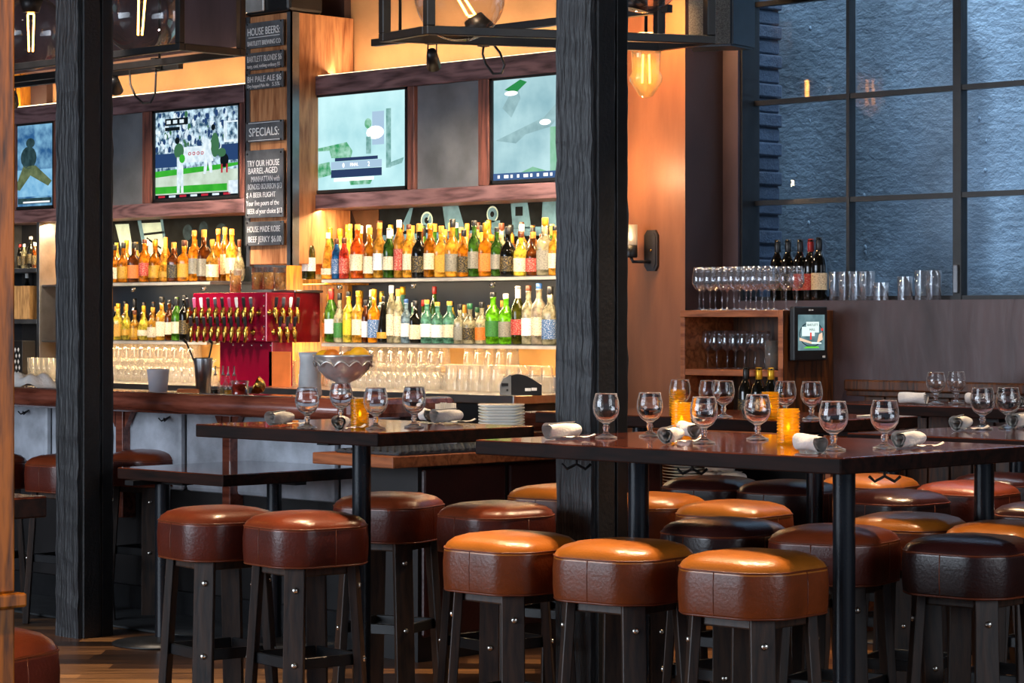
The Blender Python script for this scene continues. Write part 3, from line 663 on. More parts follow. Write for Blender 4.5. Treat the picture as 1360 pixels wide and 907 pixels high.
def paint_score(bm, w, h):
    ms = [scr('tv_mist', 'c8eef0', 1, .25, 5, '9ccdd4'), scr('tv_leaf', '3a9a62', .9, .15, 22, 'a8d8c4'), scr('tv_glow', 'ffffff', 1.3), scr('tv_teal', '5c948c', .85, .2, 22, 'a4d0d0'), scr('tv_navy2', '2a3a5e'), scr('tv_bug', 'a8c4dc', .9)]
    R(bm, 0, w, 0, h, 0, 0)
    q(bm, [(.02*w, .44*h), (.4*w, .5*h), (.46*w, .4*h), (.44*w, .32*h), (.24*w, .34*h), (.22*w, .42*h), (.02*w, .42*h)], -.001, 1)
    q(bm, [(.02*w, .27*h), (.22*w, .3*h), (.24*w, .16*h), (.1*w, .13*h), (.02*w, .18*h)], -.001, 1); q(bm, [(.42*w, .1*h), (.68*w, .12*h), (.64*w, .04*h), (.44*w, .04*h)], -.001, 1)
    q(bm, ell(.62*w, .68*h, .035*w, .055*h), -.002, 1); q(bm, ell(.69*w, .58*h, .09*w, .07*h), -.001, 2); R(bm, .66*w, .78*w, .45*h, .8*h, -.0005, 5)
    R(bm, .60*w, .65*w, .36*h, .54*h, -.002, 3); R(bm, .80*w, .85*w, .2*h, .82*h, -.001, 3); q(bm, [(.8*w, .24*h), (.98*w, .3*h), (.96*w, .24*h), (.82*w, .2*h)], -.002, 3)
    R(bm, .28*w, .72*w, .30*h, .335*h, -.003, 4); R(bm, .24*w, .76*w, .215*h, .295*h, -.003, 5); R(bm, .24*w, .76*w, .125*h, .21*h, -.003, 4)
    text_into(bm, '0', .07*h, Tr(.36*w, -.004, .23*h) @ FACE_Y, 2); text_into(bm, '2', .07*h, Tr(.62*w, -.004, .23*h) @ FACE_Y, 2); text_into(bm, 'FINAL', .05*h, Tr(.44*w, -.004, .24*h) @ FACE_Y, 2)
    R(bm, .27*w, .68*w, .085*h, .12*h, -.003, 2)
    return ms
def paint_field(bm, w, h):
    ms = [scr('tv_pale', 'b6d8dc', 1, .2, 4, '86aeb8'), scr('tv_shadow', '7fa2a8', .9, .25, 14, 'a8ccd0'), scr('tv_grass2', '6ab482', .9, .25, 9, 'a8d4c4'), scr('tv_strip', '4a6a9a', .8), scr('tv_white2', 'ffffff', 1.2), scr('tv_green3', '2c8a4a', .9)]
    R(bm, 0, w, 0, h, 0, 0)
    q(bm, [(.02*w, .40*h), (.2*w, .42*h), (.5*w, .5*h), (.6*w, .62*h), (.55*w, .72*h), (.45*w, .6*h), (.2*w, .36*h)], -.001, 1)
    q(bm, [(.08*w, .72*h), (.14*w, .84*h), (.22*w, .95*h), (.24*w, .8*h), (.16*w, .62*h)], -.001, 1); q(bm, [(.1*w, 0), (.35*w, .12*h), (.5*w, .06*h), (.5*w, 0)], -.001, 2)
    q(bm, [(.1*w, .9*h), (.24*w, .99*h), (.30*w, .96*h), (.2*w, .86*h)], -.002, 5); q(bm, ell(.16*w, .86*h, .06*w, .025*h), -.003, 4); q(bm, ell(.46*w, .55*h, .05*w, .03*h), -.003, 4)
    R(bm, .5*w, w, .0, .5*h, -.0005, 2); R(bm, 0, w, 0, .07*h, -.003, 3)
    for k in range(16): R(bm, (.04 + k*.058)*w, (.04 + k*.058 + .02 + .02*(k % 3 == 1))*w, .02*h, .052*h, -.004, 4)
    return ms
def paint_bat(bm, w, h):
    ms = [scr('tv_blue', '7fb4d4', .9, .15, 10, '2c5a8a'), scr('tv_sil', '3a565c', .8, .2, 18, '1c3034'), scr('tv_olive', '76845e', .8, .2, 18, '4a5a40'), scr('tv_white3', 'f0f6ff', 1), scr('tv_blue2', '5f9ac4', 1, .2, 14, '8ec0dc')]
    R(bm, 0, w, 0, h, 0, 0); R(bm, 0, w, .12*h, .45*h, -.0008, 4)
    q(bm, ell(.72*w, .6*h, .09*w, .14*h), -.001, 1); q(bm, ell(.74*w, .78*h, .05*w, .06*h), -.001, 1); q(bm, [(.66*w, .5*h), (.8*w, .5*h), (.98*w, .3*h), (.94*w, .24*h), (.74*w, .38*h), (.62*w, .2*h), (.56*w, .22*h)], -.001, 2)
    R(bm, .6*w, .98*w, .03*h, .1*h, -.002, 1); R(bm, .66*w, .96*w, .04*h, .06*h, -.003, 3)
    return ms
tv(X(201), X(317), 'television showing a baseball game, left of the chalkboards', paint_ball)
tv(X(404), X(539), 'television showing a pale blurred game with a score box', paint_score)
tv(X(649), -8.60, 'television partly behind the centre column, blue strip along its bottom', paint_field)
tv(X(20) - .62, X(70), 'television partly hidden behind the left column, showing a dark figure on blue', paint_bat)
def panel(x0, x1, label):
    bm = BM(); box(bm, x0, x1, 0, .01, 0, .57, .002)
    tag(link('metal_panel', bm, M['metal_panel'], None, (0, FY + .03, 2.13)), label, 'panel')
panel(X(549), X(634), 'grey metal sheet panel between the two right-hand televisions')
panel(X(90), X(188), 'grey metal sheet panel left of the baseball television')
# LED strip lights on top of the surround
bm = BM(); box(bm, X(396), -8.6, FY + .02, FY + .032, 2.81, 2.815); tag(link('light_strip', bm, emit('led_strip', (1, .78, .45), 2.5)), 'warm light strip along the top of the right screen surround', 'light strip')
bm = BM(); box(bm, -14.4, X(322), FY + .02, FY + .035, 2.81, 2.818); tag(link('light_strip', bm, emit('led_strip2', (1, .78, .45), 2.5)), 'warm light strip along the top of the left screen surround', 'light strip')

# ------------------------------------------------------------------ chalkboard column
CY = 9.12
XC = lambda px: x_on(px, CY)
cx0, cx1 = XC(327), XC(388.5); ccx = (cx0 + cx1)/2
e = thing('menu_column', 'wood faced hanging column with steel corner angles that carries the chalkboards', 'column', (ccx, CY, 1.73))
hx = (cx1 - cx0)/2; ztop = 3.165 - 1.73
bm = BM(); box(bm, -hx + .01, hx - .01, 0, WY - CY - .01, 0, ztop, .003); link('wood_face', bm, M['board_wood'], e)
for s in (-1, 1):
    bm = BM(); a = s * hx; box(bm, min(a, a - s*.04), max(a, a - s*.04), -.008, 0, -.01, ztop); box(bm, min(a, a - s*.01), max(a, a - s*.01), -.008, .05, -.01, ztop); link('steel_angle', bm, M['dull_steel'], e)
def board(py0, py1, label, lines):
    z1 = H + (420 - py0) * depth_y(357, CY)/F; z0 = H + (420 - py1) * depth_y(357, CY)/F
    h = z1 - z0; x0 = XC(331.5); x1 = XC(381); w = x1 - x0
    e = thing('chalkboard', label, 'chalkboard', (x0, CY - .03, z0))
    bm = BM(); box(bm, 0, w, 0, .01, 0, h, .0015); link('slate', bm, M['slate'], e)
    bm = BM()
    for s, fx0, fz, sz, fw in lines:
        text_into(bm, s, sz * h, Tr(fx0 * w, -.0012, fz * h) @ FACE_Y, 0, width=fw * w)
    if 'heading' in label:
        for zf in (.07, .93) if 'SPEC' in lines[0][0] else (.42,): box(bm, .08*w, .92*w, -.002, 0, (zf - .012)*h, (zf + .012)*h)
    link('chalk_lettering', bm, M['chalk'], e, recalc=False)
    for fx_, fz_ in ((.05, .05), (.95, .05), (.05, .95), (.95, .95)):
        bm = BM(); lathe(bm, [(0, 0), (.006, 0), (.006, .004), (0, .006)], 8, mtx=Tr(fx_*w, 0, fz_*h) @ Rx(PI/2)); link('screw', bm, M['black_steel'], e)
    for fx_ in (.1, .9):
        bm = BM(); box(bm, fx_*w - .01, fx_*w + .01, .009, .03, .1*h, .9*h); link('spacer', bm, M['black_steel'], e)
board(29, 63, 'topmost chalkboard heading the house beers', [('HOUSE BEERS:', .06, .50, .42, .86), ('BARTLETT BREWING CO', .06, .10, .26, .88)])
board(69, 92, 'chalkboard second from top, blonde beer', [('BARTLETT BLONDE $6', .05, .46, .50, .92), ('tasty, cool, nothing ordinary 5%', .05, .12, .30, .88)])
board(97, 118, 'chalkboard third from top, pale ale', [('BH PALE ALE $6', .06, .46, .54, .9), ('Dry hopped Pale Ale', .06, .12, .3, .58), ('5.5%', .72, .12, .34, .2)])
board(161, 188, 'small chalkboard heading the specials', [('SPECIALS:', .1, .28, .6, .8)])
board(199, 289, 'largest chalkboard with seven lines about a barrel-aged drink and beer flight', [('TRY OUR HOUSE', .05, .76, .13, .86), ('BARREL-AGED', .08, .65, .13, .78), ('MANHATTAN with', .16, .53, .12, .76), ('BONDED BOURBON $13', .07, .42, .12, .9), ('$ A BEER FLIGHT', .03, .30, .11, .78), ('Your five pours of the', .02, .18, .11, .88), ('BEER of your choice $13', .06, .06, .11, .92)])
board(294, 326, 'lowest chalkboard offering beef jerky', [('HOUSE MADE KOBE', .05, .56, .36, .88), ('BEEF JERKY $6.00', .08, .14, .36, .88)])
# projector-like dark housing on top of the column
e = thing('speaker_box', 'glossy dark loudspeaker on top of the chalkboard column', 'speaker', (ccx, CY + .1, 3.17))
bm = BM(); box(bm, -.2, .2, -.12, .14, 0, .34, .02); link('cabinet', bm, M['black_plastic'], e)
bm = BM(); box(bm, -.19, -.01, -.135, -.12, .015, .32, .01); link('front_panel', bm, M['silver'], e)

# ------------------------------------------------------------------ beer tap tower
TY = 8.95; tx0, tx1 = x_on(256, TY), x_on(354, TY); ty1 = y_on(426, tx1)
e = thing('beer_tap_tower', 'crimson lacquered beer tower with two rows of brass taps', 'beer tower', (tx1, TY, 1.03))
w = tx1 - tx0; d = ty1 - TY; z0, z1 = 1.285 - 1.03, 1.566 - 1.03
bm = BM(); box(bm, -w, 0, 0, d*.52, z0, z1, .006); link('tap_box', bm, M['tap_red'], e)
bm = BM(); box(bm, -w*.3, -.002, d*.53, d, z0 - .005, z1, .006); link('side_box', bm, M['tap_red2'], e)
bm = BM(); box(bm, -w*.72, -.01, .05, d*.5, 0, z0, .004); link('pedestal', bm, M['tap_red'], e)
bm = BM(); box(bm, -w*.3, .01, d*.5, d + .01, z1, z1 + .014, .004); link('top_plate', bm, M['steel'], e)
for rx_, ry_, rz_ in [(-.03 - k*.07, -.002, z0 + .015) for k in range(6)] + [(-.02 - k*.085, .048, z0 - .02) for k in range(5)] + [(-.02, -.002, z0 + .03 + k*.058) for k in range(5)]:
    bm = BM(); sphere(bm, (rx_, ry_, rz_), .006, 8); link('rivet', bm, M['bolt'], e)
def tap(x, y, z, face, hmat):
    mt = Tr(x, y, z) @ (Rz(PI/2) if face == 'x' else Matrix())
    bm = BM()
    lathe(bm, [(0, 0), (.017, 0), (.017, .006), (.009, .01), (.009, .045), (.013, .05), (.013, .062), (.008, .068), (0, .068)], 10, mtx=mt @ Rx(PI/2))
    lathe(bm, [(0, -.062), (.008, -.062), (.011, -.03), (.018, -.008), (.016, .012), (.010, .02), (.014, .026), (.008, .034), (0, .034)], 12, mtx=mt @ Tr(0, -.055, 0) @ Rx(-.15))
    t = link('tap', bm, M['brass'], e)
    bm = BM(); lathe(bm, [(0, .032), (.008, .030), (.012, .05), (.013, .082), (.009, .088), (0, .088)], 4, mtx=mt @ Tr(0, -.055, 0) @ Rx(.12), smooth=False); link('tap_handle', bm, hmat, t)
hm = [M['black_plastic'], M['white_plastic'], M['steel'], plain('handle_pink', srgb('c05a86'), .3), M['black_plastic']]
for k in range(10): tap(-w + .03 + k * (w - .08)/9.2, 0, z1 - .115, 'y', hm[(k * 3) % 5])
for k in range(9): tap(-w + .06 + k * (w - .1)/9.2, 0, z1 - .225, 'y', hm[0])
for k in range(4): tap(0, .02 + k * d*.45/3.4, z1 - .115, 'x', hm[(k * 2) % 3])
for k in range(3): tap(0, .05 + k * d*.45/3.4, z1 - .225, 'x', hm[0])
tower = e
# jars of corks standing on the tower
def cork_jar(px, y, label):
    e = thing('cork_jar', label, 'jar', (x_on(px, y), y, 1.581 if px > 330 else 1.567))
    bm = BM(); lathe(bm, [(0, .003), (.030, .003), (.030, .1), (0, .1)], 14); link('corks', bm, M['cork'], e)
    bm = BM(); lathe(bm, [(0, 0), (.034, 0), (.035, .13), (.033, .13), (.032, .002), (0, .002)], 16); link('jar_glass', bm, M['globe'], e)
cork_jar(313, 9.06, 'glass cylinder of corks, leftmost on the beer tower')
cork_jar(342, 9.04, 'glass cylinder of corks just right of the steel corner, second on the tower')
cork_jar(357, 9.04, 'glass cylinder of corks, third from left on the beer tower')
cork_jar(372, 9.19, 'glass cylinder of corks, rightmost on the beer tower')

# ------------------------------------------------------------------ bottles
def squarer(p): return lambda a: (abs(math.cos(a))**p + abs(math.sin(a))**p) ** (-1/p)
SHAPES = {   # profile in metres for a 0.30 m bottle, label band, cap band, cross-section
 'tall':   ([(0, 0), (.034, .002), (.036, .01), (.036, .175), (.032, .195), (.018, .215), (.0135, .23), (.0135, .262), (.015, .264), (.015, .272)], (.045, .135, .0368), (.0145, .266, .30)),
 'squat':  ([(0, 0), (.044, .002), (.047, .012), (.047, .14), (.043, .165), (.024, .195), (.015, .21), (.015, .25), (.017, .252), (.017, .26)], (.03, .12, .0478), (.018, .255, .30)),
 'square': ([(0, 0), (.037, .002), (.039, .01), (.039, .16), (.036, .18), (.016, .205), (.014, .22), (.014, .26)], (.03, .13, .0398), (.017, .255, .30)),
 'round':  ([(0, 0), (.034, .002), (.044, .02), (.050, .06), (.048, .11), (.036, .155), (.020, .19), (.014, .215), (.013, .25)], (.04, .09, .0512), (.0165, .245, .30)),
 'wine':   ([(0, 0), (.036, .002), (.038, .01), (.038, .165), (.034, .195), (.020, .225), (.0145, .24), (.0145, .285), (.0155, .287), (.0155, .295)], (.05, .13, .0388), (.0155, .235, .30)),
 'slim':   ([(0, 0), (.028, .002), (.030, .01), (.030, .18), (.026, .205), (.015, .235), (.013, .245), (.013, .275)], (.04, .15, .0308), (.0145, .26, .30)),
 'cone':   ([(0, 0), (.040, .002), (.042, .01), (.040, .06), (.030, .15), (.020, .21), (.014, .24), (.013, .27)], (.03, .07, .0432), (.0145, .262, .30)),
}
PROTO = {}
def make_proto(sh):
    prof, lab, cap = SHAPES[sh]
    sq = squarer(7) if sh == 'square' else None
    n = 20 if sh == 'square' else 14
    bm = BM(); lathe(bm, prof + [(0, prof[-1][1] + .001)], n, sq=(lambda a: squarer(5)(a)) if sq else None)
    o = link('liquor_bottle', bm, LIQ['amber'])
    bm = BM(); r = lab[2] ; lathe(bm, [(r, lab[0]), (r, lab[1])], n, sq=(lambda a: squarer(5)(a)) if sq else None); link('label', bm, LAB['cream'], o, recalc=False)
    bm = BM(); lathe(bm, [(cap[0]*.9, cap[1]), (cap[0], cap[1] + .003), (cap[0], cap[2] - .003), (cap[0]*.85, cap[2]), (0, cap[2])], 12); link('cap', bm, CAP['black'], o)
    PROTO[sh] = [o, False]
    return o
for sh in SHAPES: make_proto(sh)
def put_bottle(px, y, z, py_top, sh, liq, cap, lab, label, group, wscale=1., noun='bottle', name=None, rot=0.):
    x = x_on(px, y); h = z_on(px, py_top, y) - z; k = max(.55, min(1.25, h / .30))
    pr = PROTO[sh]
    if not pr[1]: o = pr[0]; pr[1] = True
    else: o = dup(pr[0], (0, 0, 0))
    ws = wscale * (.75 + .25 * k)
    o.location = (x, y, z); o.scale = (ws, ws, k); o.rotation_euler = (0, 0, rot)
    tag(o, label, noun, group)
    set_mat(o, LIQ[liq])
    for c in o.children:
        if c.name.startswith('label'): set_mat(c, LAB[lab])
        else: set_mat(c, CAP[cap])
    return o
def row(items, y, z, where, group):
    for i, (px, top, sh, liq, cap, lab, ws) in enumerate(sorted(items, key=lambda u: u[0])):
        put_bottle(px, y, z + .0005, top, sh, liq, cap, lab, f'{ {"wine": "wine-style", "cone": "tapered"}.get(sh, sh)} {liq} bottle with {cap} cap, {ORD[i]} from left, {where}', group, ws, rot=random.uniform(-.4, .4) - PI/4)
UR = [(410, 304, 'wine', 'olive', 'white', 'white', 1.05), (436, 309, 'cone', 'honey', 'white', 'cream', 1), (447, 317, 'slim', 'blue', 'brown', 'blue', 1.05), (457, 316, 'slim', 'red', 'brown', 'red', 1.05),
 (475, 298, 'tall', 'orange', 'cork', 'cream', 1.15), (491, 302, 'square', 'amber', 'cork', 'cream', .9), (504, 296, 'tall', 'honey', 'cork', 'white', 1), (517, 303, 'wine', 'green', 'white', 'cream', 1),
 (530, 292, 'slim', 'honey', 'white', 'red', 1), (543, 298, 'tall', 'honey', 'brown', 'cream', 1), (557, 297, 'squat', 'dark', 'cork', 'black', .95), (571, 297, 'tall', 'amber', 'gold', 'cream', 1), (586, 300, 'square', 'honey', 'cork', 'gold', .95),
 (601, 291, 'squat', 'honey', 'black', 'grey', .9), (616, 305, 'square', 'amber', 'black', 'black', .92), (630, 293, 'tall', 'green', 'black', 'grey', 1), (645, 296, 'square', 'amber', 'gold', 'orange', 1), (660, 302, 'tall', 'green', 'black', 'grey', 1),
 (675, 301, 'squat', 'dark', 'black', 'black', 1), (692, 307, 'squat', 'yellow', 'brown', 'cream', .92), (708, 308, 'squat', 'brown', 'cork', 'red', .9), (724, 289, 'square', 'clear', 'gold', 'grey', 1.05), (737, 300, 'tall', 'honey', 'black', 'cream', 1)]
row(UR, 9.275, 1.64, 'upper right shelf front', 'bottles at the front of the upper right shelf')
kinds = ['amber', 'honey', 'brown', 'green', 'amber', 'honey', 'clear', 'yellow']; caps = ['black', 'cork', 'gold', 'brown', 'white', 'black', 'cork']; labs = ['cream', 'white', 'black', 'gold', 'grey', 'orange']
shs = ['tall', 'square', 'wine', 'slim', 'squat']
UB = [(425 + i*13.4, 300 + random.uniform(-6, 12), random.choice(shs), random.choice(kinds), random.choice(caps), random.choice(labs), .9) for i in range(24)]
row(UB, 9.40, 1.64, 'upper right shelf middle', 'bottles in the middle of the upper right shelf')
UC = [(432 + i*14.5, 297 + random.uniform(-6, 10), random.choice(shs), random.choice(kinds), random.choice(caps), random.choice(labs), .9) for i in range(21)]
row(UC, 9.51, 1.64, 'upper right shelf back', 'bottles at the back of the upper right shelf')
LR = [(440, 383, 'wine', 'green', 'red', 'white', 1.05), (451, 389, 'squat', 'clear', 'black', 'green', .75), (463, 387, 'tall', 'yellow', 'black', 'yellow', .95), (476, 386, 'tall', 'honey', 'gold', 'cream', 1.05), (486, 398, 'slim', 'brown', 'black', 'white', .9),
 (497, 384, 'square', 'amber', 'gold', 'blue', .9), (510, 393, 'cone', 'dark', 'black', 'gold', 1), (520, 379, 'slim', 'clear', 'white', 'cream', .95), (529, 384, 'slim', 'clear', 'cork', 'cream', .95), (539.5, 397, 'tall', 'pale blue', 'blue', 'white', .9),
 (552, 399, 'square', 'dark', 'black', 'cream', .95), (567, 398, 'tall', 'teal', 'cork', 'white', 1.05), (581, 401, 'tall', 'teal', 'cork', 'white', 1.05), (597, 400, 'tall', 'teal', 'cork', 'cream', 1.1), (611, 404, 'square', 'clear', 'black', 'grey', .85), (624, 403, 'squat', 'clear', 'green', 'black', .95), (640, 401, 'squat', 'clear', 'black', 'orange', .85),
 (655, 388, 'tall', 'bright green', 'black', 'green', 1.2), (672, 390, 'tall', 'bright green', 'white', 'grey', 1.15), (688, 380, 'wine', 'olive', 'white', 'red', 1), (702, 379, 'tall', 'clear', 'brown', 'white', 1.05), (716, 376, 'tall', 'frosted', 'blue', 'cream', 1.15), (731, 380, 'square', 'clear', 'black', 'blue', 1)]
row(LR, 9.275, 1.28, 'lower right shelf front', 'bottles at the front of the lower right shelf')
LBk = [(437 + i*14, 390 + random.uniform(-14, 12), random.choice(shs), random.choice(['honey', 'amber', 'clear', 'yellow', 'brown', 'teal', 'green']), random.choice(caps + ['red', 'gold']), random.choice(labs), .9) for i in range(11)]
LBk += [(600 + i*17, 402 + random.uniform(-6, 8), random.choice(shs), random.choice(['teal', 'clear', 'clear', 'yellow']), random.choice(['cork', 'black', 'green']), random.choice(labs), .9) for i in range(8)]
row(LBk, 9.41, 1.28, 'lower right shelf back', 'bottles at the back of the lower right shelf')
UL = [(152, 325, 'squat', 'amber', 'black', 'cream', .9), (164, 322, 'squat', 'amber', 'black', 'gold', .9), (178, 322, 'square', 'brown', 'black', 'orange', 1), (192, 318, 'tall', 'amber', 'brown', 'red', 1.05), (206, 319, 'squat', 'amber', 'gold', 'gold', .9), (219, 328, 'round', 'honey', 'cork', 'gold', .85), (231, 322, 'square', 'brown', 'cork', 'black', 1), (245, 319, 'square', 'amber', 'brown', 'gold', 1),
 (258, 306, 'tall', 'amber', 'cork', 'grey', 1), (271, 305, 'square', 'brown', 'cork', 'grey', 1), (282, 318, 'squat', 'honey', 'cork', 'cream', .85), (294, 304, 'tall', 'amber', 'cork', 'red', 1), (303, 302, 'slim', 'amber', 'cork', 'cream', 1), (312, 304, 'tall', 'honey', 'cork', 'cream', 1.05), (322, 318, 'round', 'clear', 'brown', 'grey', .7)]
row(UL[:11], 9.275, 1.64, 'upper left shelf front', 'bottles at the front of the upper left shelf')
ULB = UL[11:]
ULK = [(155 + i*13, 322 + random.uniform(-7, 8), random.choice(shs), random.choice(['amber', 'honey', 'brown', 'amber']), random.choice(caps), random.choice(labs), .9) for i in range(10)] + [(u[0] - 4, u[1], *u[2:]) for u in ULB]
row(ULK, 9.42, 1.64, 'upper left shelf back', 'bottles at the back of the upper left shelf')
LL = [(157, 403, 'square', 'yellow', 'gold', 'gold', .9), (168, 404, 'round', 'yellow', 'cork', 'gold', .75), (179, 412, 'squat', 'honey', 'brown', 'gold', .8), (191, 406, 'round', 'yellow', 'gold', 'cream', .85), (203, 408, 'squat', 'honey', 'cork', 'cream', .8), (215, 394, 'square', 'honey', 'black', 'cream', .95), (225, 398, 'tall', 'brown', 'black', 'cream', .9), (235, 394, 'wine', 'green', 'black', 'cream', .95), (245, 392, 'tall', 'dark', 'black', 'black', .95)]
row(LL, 9.275, 1.28, 'lower left shelf front', 'bottles at the front of the lower left shelf')
LLK = [(154 + i*12.5, 400 + random.uniform(-6, 8), random.choice(shs), random.choice(['honey', 'yellow', 'brown', 'dark']), random.choice(caps), random.choice(labs), .85) for i in range(7)]
row(LLK, 9.42, 1.28, 'lower left shelf back', 'bottles at the back of the lower left shelf')

# ------------------------------------------------------------------ upturned glasses on the back counter
PINT = [(.040, 0), (.041, .003), (.031, .138), (.030, .142), (0, .142)]
STEM = [(.030, 0), (.036, .025), (.037, .045), (.030, .075), (.012, .092), (.006, .100), (.006, .150), (.012, .156), (.030, .162), (.030, .165), (0, .166)]
def rack(proto_prof, name, label, group, spots, z):
    bm = BM(); lathe(bm, proto_prof, 12); o = link(name, bm, M['rack_glass']); first = True
    for x, y in spots:
        c = o if first else dup(o, (0, 0, 0)); first = False
        c.location = (x, y, z); tag(c, label, 'glass', group)
def span(x0, x1, step): n = int((x1 - x0) / step); return [x0 + i * step for i in range(n + 1)]
bm = BM(); box(bm, -13.0, x_on(282, 9.4), 9.34, 9.56, 1.030, 1.115, .004); tag(link('glass_riser', bm, M['steel']), 'low steel riser under the back row of upturned glasses, left', 'riser')
bm = BM(); box(bm, x_on(452, 9.4), -8.6, 9.34, 9.56, 1.030, 1.115, .004); tag(link('glass_riser', bm, M['steel']), 'low steel riser under the back row of upturned glasses, right', 'riser')
rack(PINT, 'pint_glass', 'upturned pint glass in the raised back row left of the beer tower', 'back row glasses left', [(x, 9.42) for x in span(x_on(150, 9.42), x_on(262, 9.42), .083)] + [(x, 9.505) for x in span(x_on(154, 9.5), x_on(260, 9.5), .083)], 1.1155)
BOWL = [(.033, 0), (.034, .003), (.040, .027), (.0415, .047), (.038, .065), (.028, .081), (.012, .092), (.0075, .098), (.0105, .104), (.0105, .109), (.0075, .115), (.020, .130), (.034, .135), (.034, .139), (0, .139)]
rack(BOWL, 'stemmed_glass', 'upturned stemmed glass in the front rows left of the beer tower', 'front row glasses left', [(x, 9.26) for x in span(x_on(150, 9.26), x_on(280, 9.26), .08)] + [(x + .03, 9.17) for x in span(x_on(150, 9.17), x_on(280, 9.17), .08)], 1.0305)
rack(PINT, 'pint_glass', 'upturned pint glass in the raised back row right of the fruit bowl', 'back row glasses right', [(x, 9.42) for x in span(x_on(458, 9.42), x_on(590, 9.42), .083)] + [(x, 9.42) for x in span(x_on(624, 9.42), x_on(682, 9.42), .083)] + [(x, 9.505) for x in span(x_on(458, 9.5), x_on(588, 9.5), .083)], 1.1155)
rack(BOWL, 'stemmed_glass', 'upturned stemmed glass in the front rows right of the beer tower', 'front row stemmed glasses right', [(x, 9.26) for x in span(x_on(440, 9.26), x_on(600, 9.26), .08)] + [(x, 9.17) for x in span(x_on(445, 9.17), x_on(585, 9.17), .08)], 1.0305)
rack(PINT, 'pint_glass', 'upturned pint glass in the front rows just left of the receipt printer', 'front row pint glasses right', [(x, 9.26) for x in span(x_on(606, 9.26), x_on(735, 9.26), .085)] + [(x, 9.16) for x in span(x_on(600, 9.16), x_on(662, 9.16), .085)], 1.0305)
rack(PINT, 'pint_glass', 'upturned pint glass behind the copper sheet right of the beer tower', 'glasses beside the tower', [(x, 9.28) for x in span(x_on(384, 9.28), x_on(430, 9.28), .085)], 1.0305)
bm = BM(); box(bm, 0, .19, 0, .006, 0, .20, .001); tag(link('copper_sheet', bm, M['copper_pan'], None, (x_on(357, 9.0) , 9.0, 1.0305)), 'copper splash sheet on back counter right of the crimson tower pedestal', 'sheet')
# receipt printer
px_, py_ = 692, 9.0
e = thing('receipt_printer', 'dark grey rounded receipt printer on the end of the back counter', 'printer', (x_on(692, 9.0), 9.0, 1.0305), PI/4)
bm = BM(); arc = [(-.105, 0), (-.105, .05)] + [(-.105 + .21*k/12 , .05 + .055*math.sin(PI*(k/12)**.8)) for k in range(1, 12)] + [(.105, .05), (.105, 0)]
prism(bm, arc, Tr(0, .075, 0) @ FACE_Y, .15); link('housing', bm, M['black_plastic'], e)
bm = BM(); arc2 = [(-.108, .0), (-.108, .052), (-.09, .083), (-.055, .103), (-.05, .10), (-.05, 0)]
prism(bm, arc2, Tr(0, .02, 0) @ FACE_Y, .10); link('front_cover', bm, M['grey_plastic'], e)
bm = BM(); box(bm, -.10, -.065, -.083, -.079, .045, .06); box(bm, -.075, -.065, -.083, -.079, .02, .03); link('paper_slot', bm, M['black_plastic'], e)
bm = BM(); box(bm, .02, .05, -.078, -.074, .02, .035); box(bm, .052, .08, -.078, -.074, .022, .037); link('port_label', bm, M['white_plastic'], e)

# ------------------------------------------------------------------ shelf niche at far left
e = thing('wall_shelf_unit', 'dark wall shelf unit with grey upright, behind the left column', 'shelf unit', (x_on(50, 9.3), 9.3, 1.03))
zt = 2.045 - 1.03
ux = x_on(50, 9.3)
bm = BM(); box(bm, -.014, .018, 0, .27, 0, zt, .003); link('upright', bm, M['dull_steel'], e)
bm = BM(); box(bm, -.6, -.57, 0, .27, 0, zt, .003); link('upright', bm, M['dull_steel'], e)
bm = BM(); box(bm, -.57, -.014, .26, .28, 0, zt); link('dark_back', bm, M['cab_in'], e)
bm = BM(); box(bm, .018, .44, .24, .28, 0, zt); link('oak_back', bm, M['oak'], e)
zA, zB = z_on(34, 356, 9.3) - 1.03, z_on(34, 424, 9.3) - 1.03
bm = BM(); box(bm, -.57, -.014, .0, .26, zA - .03, zA, .003); link('shelf', bm, M['dull_steel'], e)
bm = BM(); box(bm, -.57, -.014, .0, .26, zB - .03, zB, .003); link('shelf', bm, M['dull_steel'], e)
zC, zD = z_on(62, 378, 9.3) - 1.03, z_on(62, 452, 9.3) - 1.03
bm = BM(); box(bm, .018, .44, .02, .24, zC - .012, zC, .002); link('shelf', bm, M['dull_steel'], e)
bm = BM(); box(bm, .018, .44, .02, .24, zD - .012, zD, .002); link('shelf', bm, M['dull_steel'], e)
U = lambda px, y=9.42: x_on(px, y)
for i, (px, top, sh, liq, lb_) in enumerate([(26.5, 326, 'slim', 'dark', 'slim dark bottle with red neck, leftmost on the top niche shelf'), (32, 336, 'slim', 'clear', 'short clear bottle, second from left on the top niche shelf'), (41, 314, 'tall', 'dark', 'tall dark bottle with white neck on the top niche shelf'), (46.5, 322, 'slim', 'brown', 'slim brown bottle against the upright on the top niche shelf')]):
    put_bottle(px, 9.42, 1.03 + zA + .001, top, sh, liq, ['red', 'white', 'white', 'white'][i], 'black', lb_, None, .8)
put_bottle(58, 9.40, 1.03 + zC + .001, 341, 'squat', 'frosted', 'gold', 'white', 'pale frosted bottle on the oak-backed niche shelf', None, .8)
put_bottle(66, 9.42, 1.03 + zC + .001, 340, 'tall', 'brown', 'gold', 'cream', 'brown liquor bottle with gold cap beside the pale frosted bottle', None, .9)
put_bottle(62, 9.42, 1.03 + zD + .001, 394, 'square', 'amber', 'cork', 'white', 'amber bottle with white label on the lower oak-backed niche shelf', None, 1.)
put_bottle(36, 9.5, 1.03 + zB + .001, 361, 'slim', 'dark', 'white', 'black', 'dark bottle standing behind the wooden crate', None, .9)
bm = BM(); z0 = 1.03 + zB + .001
